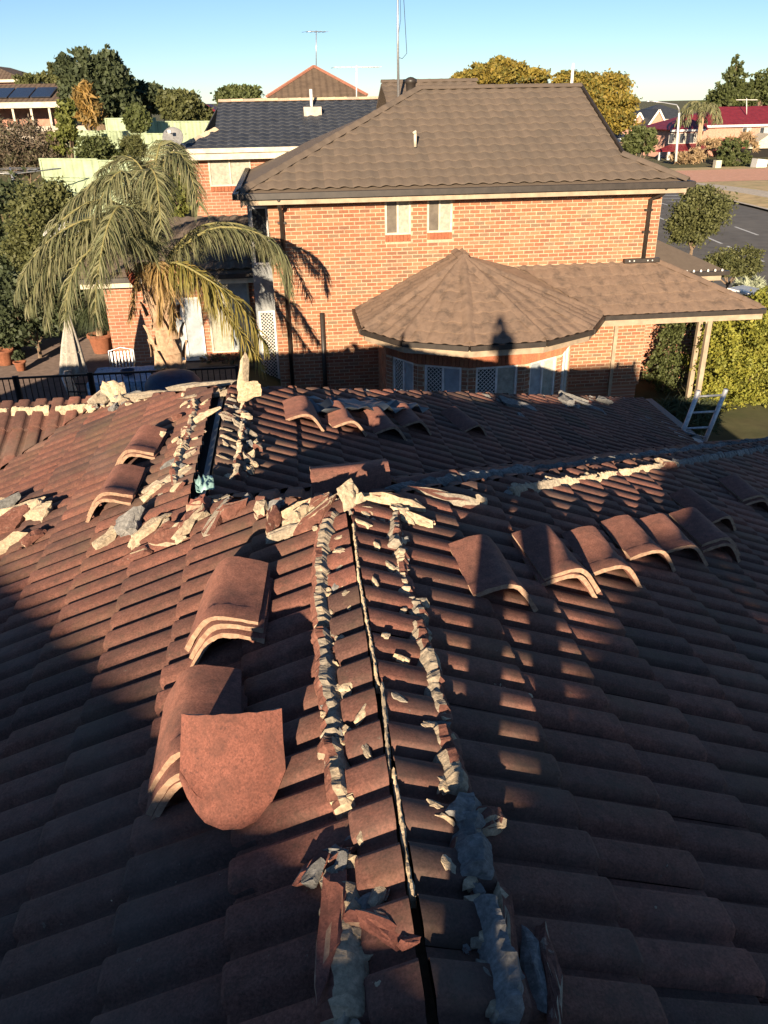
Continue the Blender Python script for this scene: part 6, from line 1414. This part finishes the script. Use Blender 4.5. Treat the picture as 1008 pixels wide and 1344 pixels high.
# low wall, car, trailer by the driveway
lw = empty('low_wall', 'low cream wall with pier before the clipped bush', 'wall', (71.991,140.000,-4.377))
b = MB(); b.bar((72.074,140.000,-4.849),(77.978,140.000,-5.585),.4,1.0); b.build('wall', MT['cream'], lw); b = MB(); q = Vector((71.815,140.000,-4.138)); b.box(q.x-.5,q.x+.5,139.5,140.5,q.z-1.2,q.z+.9); b.build('pier', MT['cream'], lw)
def car(label, x, y, rz, L=4.4, W_=1.8, m='black', zz=None):
    z = gzf(x,y)+.12 if zz is None else zz; c = empty('parked_car', label, 'car', (x,y,z)); R = Matrix.Rotation(rz,3,'Z'); T_ = lambda p: Vector((x,y,z))+R@Vector(p)
    def loft(secs, name, mm):
        b = MB(); V = []
        for (px, hw, z0, z1) in secs: V += [T_((px,-hw,z0)),T_((px,hw,z0)),T_((px,hw*.94,z1)),T_((px,-hw*.94,z1))]
        F = [(i*4+j,i*4+(j+1)%4,(i+1)*4+(j+1)%4,(i+1)*4+j) for i in range(len(secs)-1) for j in range(4)]+[(3,2,1,0),tuple(len(V)-4+j for j in range(4))]
        b.add(V, F); return b.build(name, MT[mm], c)
    h = W_/2
    loft([(-L/2,h*.85,.35,.75),(-L*.46,h,.28,.95),(-L*.2,h,.25,1.0),(L*.2,h,.25,1.0),(L*.40,h*.97,.28,.85),(L/2,h*.8,.35,.68)], 'body', m)
    loft([(-L*.40,h*.8,.95,1.0),(-L*.26,h*.78,.97,1.48),(L*.02,h*.78,.97,1.52),(L*.22,h*.82,.97,1.0)], 'cabin', 'glass')
    for sx in (-L*.31,L*.31):
        for sy in (-1,1):
            b = MB(); b.tube([T_((sx,sy*(h-.2),.31)),T_((sx,sy*(h+.01),.31))], .31, 16); w = b.build('wheel', MT['black'], c); b = MB(); b.tube([T_((sx,sy*(h+.012),.31)),T_((sx,sy*(h+.02),.31))], .18, 12); b.build('rim', MT['metal'], w)
    for sy in (-.6,.6): b = MB(); b.box(*[v for q in zip(T_((L/2-.06,sy,.62))-Vector((.1,.1,.07)), T_((L/2-.06,sy,.62))+Vector((.1,.1,.07))) for v in q]); b.build('headlight', MT['white'], c)
car('dark car in the shade under the maroon house carport', 91.437, 160, -1.2, L=4.9, W_=2.0, zz=-6.451)
tr = empty('boat_trailer', 'small white trailer with covered load on the salmon driveway', 'trailer', (77.509,138.000,-5.309)); q = Vector((77.729,138.000,-5.080))
b = MB(); b.bar(q+Vector((-2.6,0,.2)),q+Vector((1.8,0,.2)),1.8,.2); b.build('frame', MT['metal'], tr)
b = MB(); b.slab([q+Vector(p) for p in ((-.5,-.9,2.1),(1.3,-.9,1.9),(1.3,.9,1.9),(-.5,.9,2.1))], 1.6); b.build('covered_load', MT['white'], tr)
for sy in (-.7,.7): b = MB(); b.tube([q+Vector((.3,sy*1.4-.1,-.1)),q+Vector((.3,sy*1.4+.1,-.1))], .42, 14); b.build('wheel', MT['black'], tr)
# white sheet roof at the right edge
wr = empty('white_awning', 'white sheet awning at the right edge beside the porch roof', 'awning', (12.324,21.000,1.643))
b = MB(); b.slab([(11.883,21.500,1.906),(13.343,20.500,1.609),(15.233,23.500,1.146),(13.740,24.000,1.425)], .05); b.build('sheet', MT['white'], wr)
b = MB(); q = Vector((13.092,21.000,1.612)); b.tube([(q.x,21,gzf(q.x,21)),(q.x,21,q.z)], .04, 8); b.build('post', MT['white'], wr)
# ladder against our eave
ld = empty('ladder', 'aluminium ladder top leaning on the gutter at the right', 'ladder', (6.337,11.200,1.297))
a0 = Vector((5.902,11.000,2.738)); a1 = Vector((6.329,11.000,2.738)); dv = Vector((-.07,.24,-.96)).normalized()
for p in (a0, a1): b = MB(); b.tube([p+Vector((0,0,.0)), p+dv*3.1], .034, 10); b.build('stile', MT['alu'], ld)
for k in range(10): b = MB(); b.tube([a0+dv*(.10+.29*k), a1+dv*(.10+.29*k)], .018, 8); b.build('rung', MT['alu'], ld)

# ================================================================ behind the camera: the photographer and added blocks that shade our roof
pr = empty('person', 'person in dark shirt and jeans standing on the ridge with a phone', 'person', (.05,-.34,4.95))
def skin(name, verts, edges, radii, m, parent, root=0, sub=2):
    me = bpy.data.meshes.new(name); me.from_pydata(verts, edges, []); o = bpy.data.objects.new(name, me); COL.objects.link(o)
    md = o.modifiers.new('skin','SKIN'); sv = me.skin_vertices[0].data
    for i, r in enumerate(radii): sv[i].radius = r if isinstance(r, tuple) else (r, r); sv[i].use_root = (i == root)
    s_ = o.modifiers.new('sub','SUBSURF'); s_.levels = sub; s_.render_levels = sub
    dg = bpy.context.evaluated_depsgraph_get(); e = o.evaluated_get(dg); nm = bpy.data.meshes.new_from_object(e); nm.name = name
    bpy.data.objects.remove(o); nm.materials.clear(); nm.materials.append(m)
    for p in nm.polygons: p.use_smooth = True
    base = parent_origin(parent); nm.transform(Matrix.Translation(-base))
    q = bpy.data.objects.new(name, nm); link(q, parent); return q
Yp = -.34
HX = .03
V_ = [(HX+.01,Yp,5.86),(HX,Yp,6.05),(HX-.02,Yp,6.28),(HX-.04,Yp,6.44),(HX-.05,Yp+.01,6.53),(HX-.055,Yp+.03,6.60),      # pelvis .. neck
      (-.055,Yp,5.80),(-.085,Yp+.02,5.40),(-.095,Yp,5.03),(-.11,Yp+.14,4.985),                                           # left leg
      (.135,Yp,5.80),(.165,Yp+.02,5.43),(.185,Yp,5.10),(.20,Yp+.14,5.055),                                              # right leg
      (HX-.20,Yp,6.38),(HX-.25,Yp+.05,6.10),(-.13,Yp+.22,6.46),                                                         # left arm
      (HX+.14,Yp,6.38),(HX+.20,Yp+.05,6.10),(.12,Yp+.22,6.46)]                                                          # right arm
E_ = [(0,1),(1,2),(2,3),(3,4),(4,5),(0,6),(6,7),(7,8),(8,9),(0,10),(10,11),(11,12),(12,13),(3,14),(14,15),(15,16),(3,17),(17,18),(18,19)]
R_ = [.155,.165,.185,.16,.06,.055, .085,.065,.052,.04, .085,.065,.052,.04, .062,.05,.036, .062,.05,.036]
body = skin('body', V_, E_, R_, MT['shirt'], pr)
body.data.materials.append(MT['jeans']); body.data.materials.append(MT['skin'])
for p in body.data.polygons:
    z = p.center.z+4.95; p.material_index = 1 if z < 5.86 else (2 if z > 6.56 else 0)
hd_ = Vector((-.06,Yp+.06,6.70))
b = MB(); V = []; F = []
for i in range(15):
    t = math.pi*i/14
    for k in range(20):
        a = 2*math.pi*k/20; x = math.sin(t)*math.cos(a); y = math.sin(t)*math.sin(a); z = math.cos(t)
        fx = .078*x*(1-.18*max(0,-z)); fy = .10*y*(1-.10*max(0,-z))+(.008 if y > 0 and z < 0 else 0); fz = .122*z
        if y > .8 and abs(z) < .25: fy += .018*(1-abs(z)/.25)*max(0,1-abs(x)/.3)
        V.append(hd_+Vector((fx,fy,fz)))
for i in range(14):
    for k in range(20): F.append((i*20+k,(i+1)*20+k,(i+1)*20+(k+1)%20,i*20+(k+1)%20))
b.add(V, F, 0, 0, True); head = b.build('head', MT['skin'], pr)
for sx in (-1,1):
    b = MB(); b.lathe([(0,-.012),(.012,0),(0,.012)], hd_+Vector((sx*.03,.092,.005)), 8); b.build('eye', MT['white'], head)
    b = MB(); b.lathe([(0,-.03),(.014,-.01),(.016,.015),(0,.03)], hd_+Vector((sx*.082,0,-.005)), 8); b.build('ear', MT['skin'], head)
b = MB(); b.bar(hd_+Vector((-.022,.090,-.058)), hd_+Vector((.022,.090,-.058)), .012, .008); b.build('mouth', MT['terracotta'], head)
b = MB(); V2 = [hd_+(v-hd_)*1.06 for v in V]; F2 = [f for f in F if all((V2[i]-hd_).z > -.02+.9*max(0,(V2[i]-hd_).y) for i in f)]; b.add(V2, F2, 0, 0, True); b.build('hair', MT['hair'], pr)
for sg, wx in ((-1,-.13),(1,.12)):
    w0 = Vector((wx,Yp+.22,6.48)); palm_ = Vector((sg*.085,-.07,6.60))
    vs = [w0[:], w0.lerp(palm_,.6)[:], palm_[:]]; es = [(0,1),(1,2)]; rs = [.03,.032,.028]
    for f in range(4):
        o0 = palm_+Vector((0,.012,-.02+f*.018)); vs += [o0[:], (o0+Vector((-sg*.01,.022,.008)))[:], (o0+Vector((-sg*.028,.022,.008)))[:]]
        k = len(vs); es += [(2,k-3),(k-3,k-2),(k-2,k-1)]; rs += [.010,.009,.008]
    o0 = palm_+Vector((-sg*.005,-.02,-.01)); vs += [o0[:], (o0+Vector((-sg*.02,-.012,.012)))[:], (o0+Vector((-sg*.042,-.008,.016)))[:]]; k = len(vs); es += [(2,k-3),(k-3,k-2),(k-2,k-1)]; rs += [.012,.010,.009]
    skin('hand', vs, es, rs, MT['skin'], pr, sub=1)
ph = MB(); ph.box(-.0675,.0675,-.070,-.062,6.625,6.690); o = ph.build('phone', MT['black'], origin=(0,-.066,6.65)); tag(o, 'black phone held up in both hands', 'phone')
# unseen blocks added behind the camera, ridges fitted to shade the near slopes
kx = LDIR.x/LDIR.y; kz = -LDIR.z/LDIR.y; D_ = 5.5
Yk = -D_; zk = 6.67-1.345+kz*D_; zk2 = 6.67-1.25+kz*D_
xk = lambda u: u-kx*D_
def shade_block(x0, x1, zt):
    b = MB(); b.box(x0+.4,x1-.4,Yk-3.2,Yk+.45,-.6,zt-.55); b.build('shade_block_wall', MT['farbrick'], house)
    b = MB(); b.slab([(x0,Yk-3.8,zt-1.6),(x1,Yk-3.8,zt-1.6),(x1,Yk,zt),(x0,Yk,zt)], .08); b.slab([(x0,Yk,zt),(x1,Yk,zt),(x1,Yk+1.0,zt-.45),(x0,Yk+1.0,zt-.45)], .08); b.build('rear_roof', MT['brown_roof'], house)  # unseen roof added to cast the shade edge
shade_block(xk(-12), xk(1.40), zk); shade_block(xk(1.40), xk(3.55), zk2)
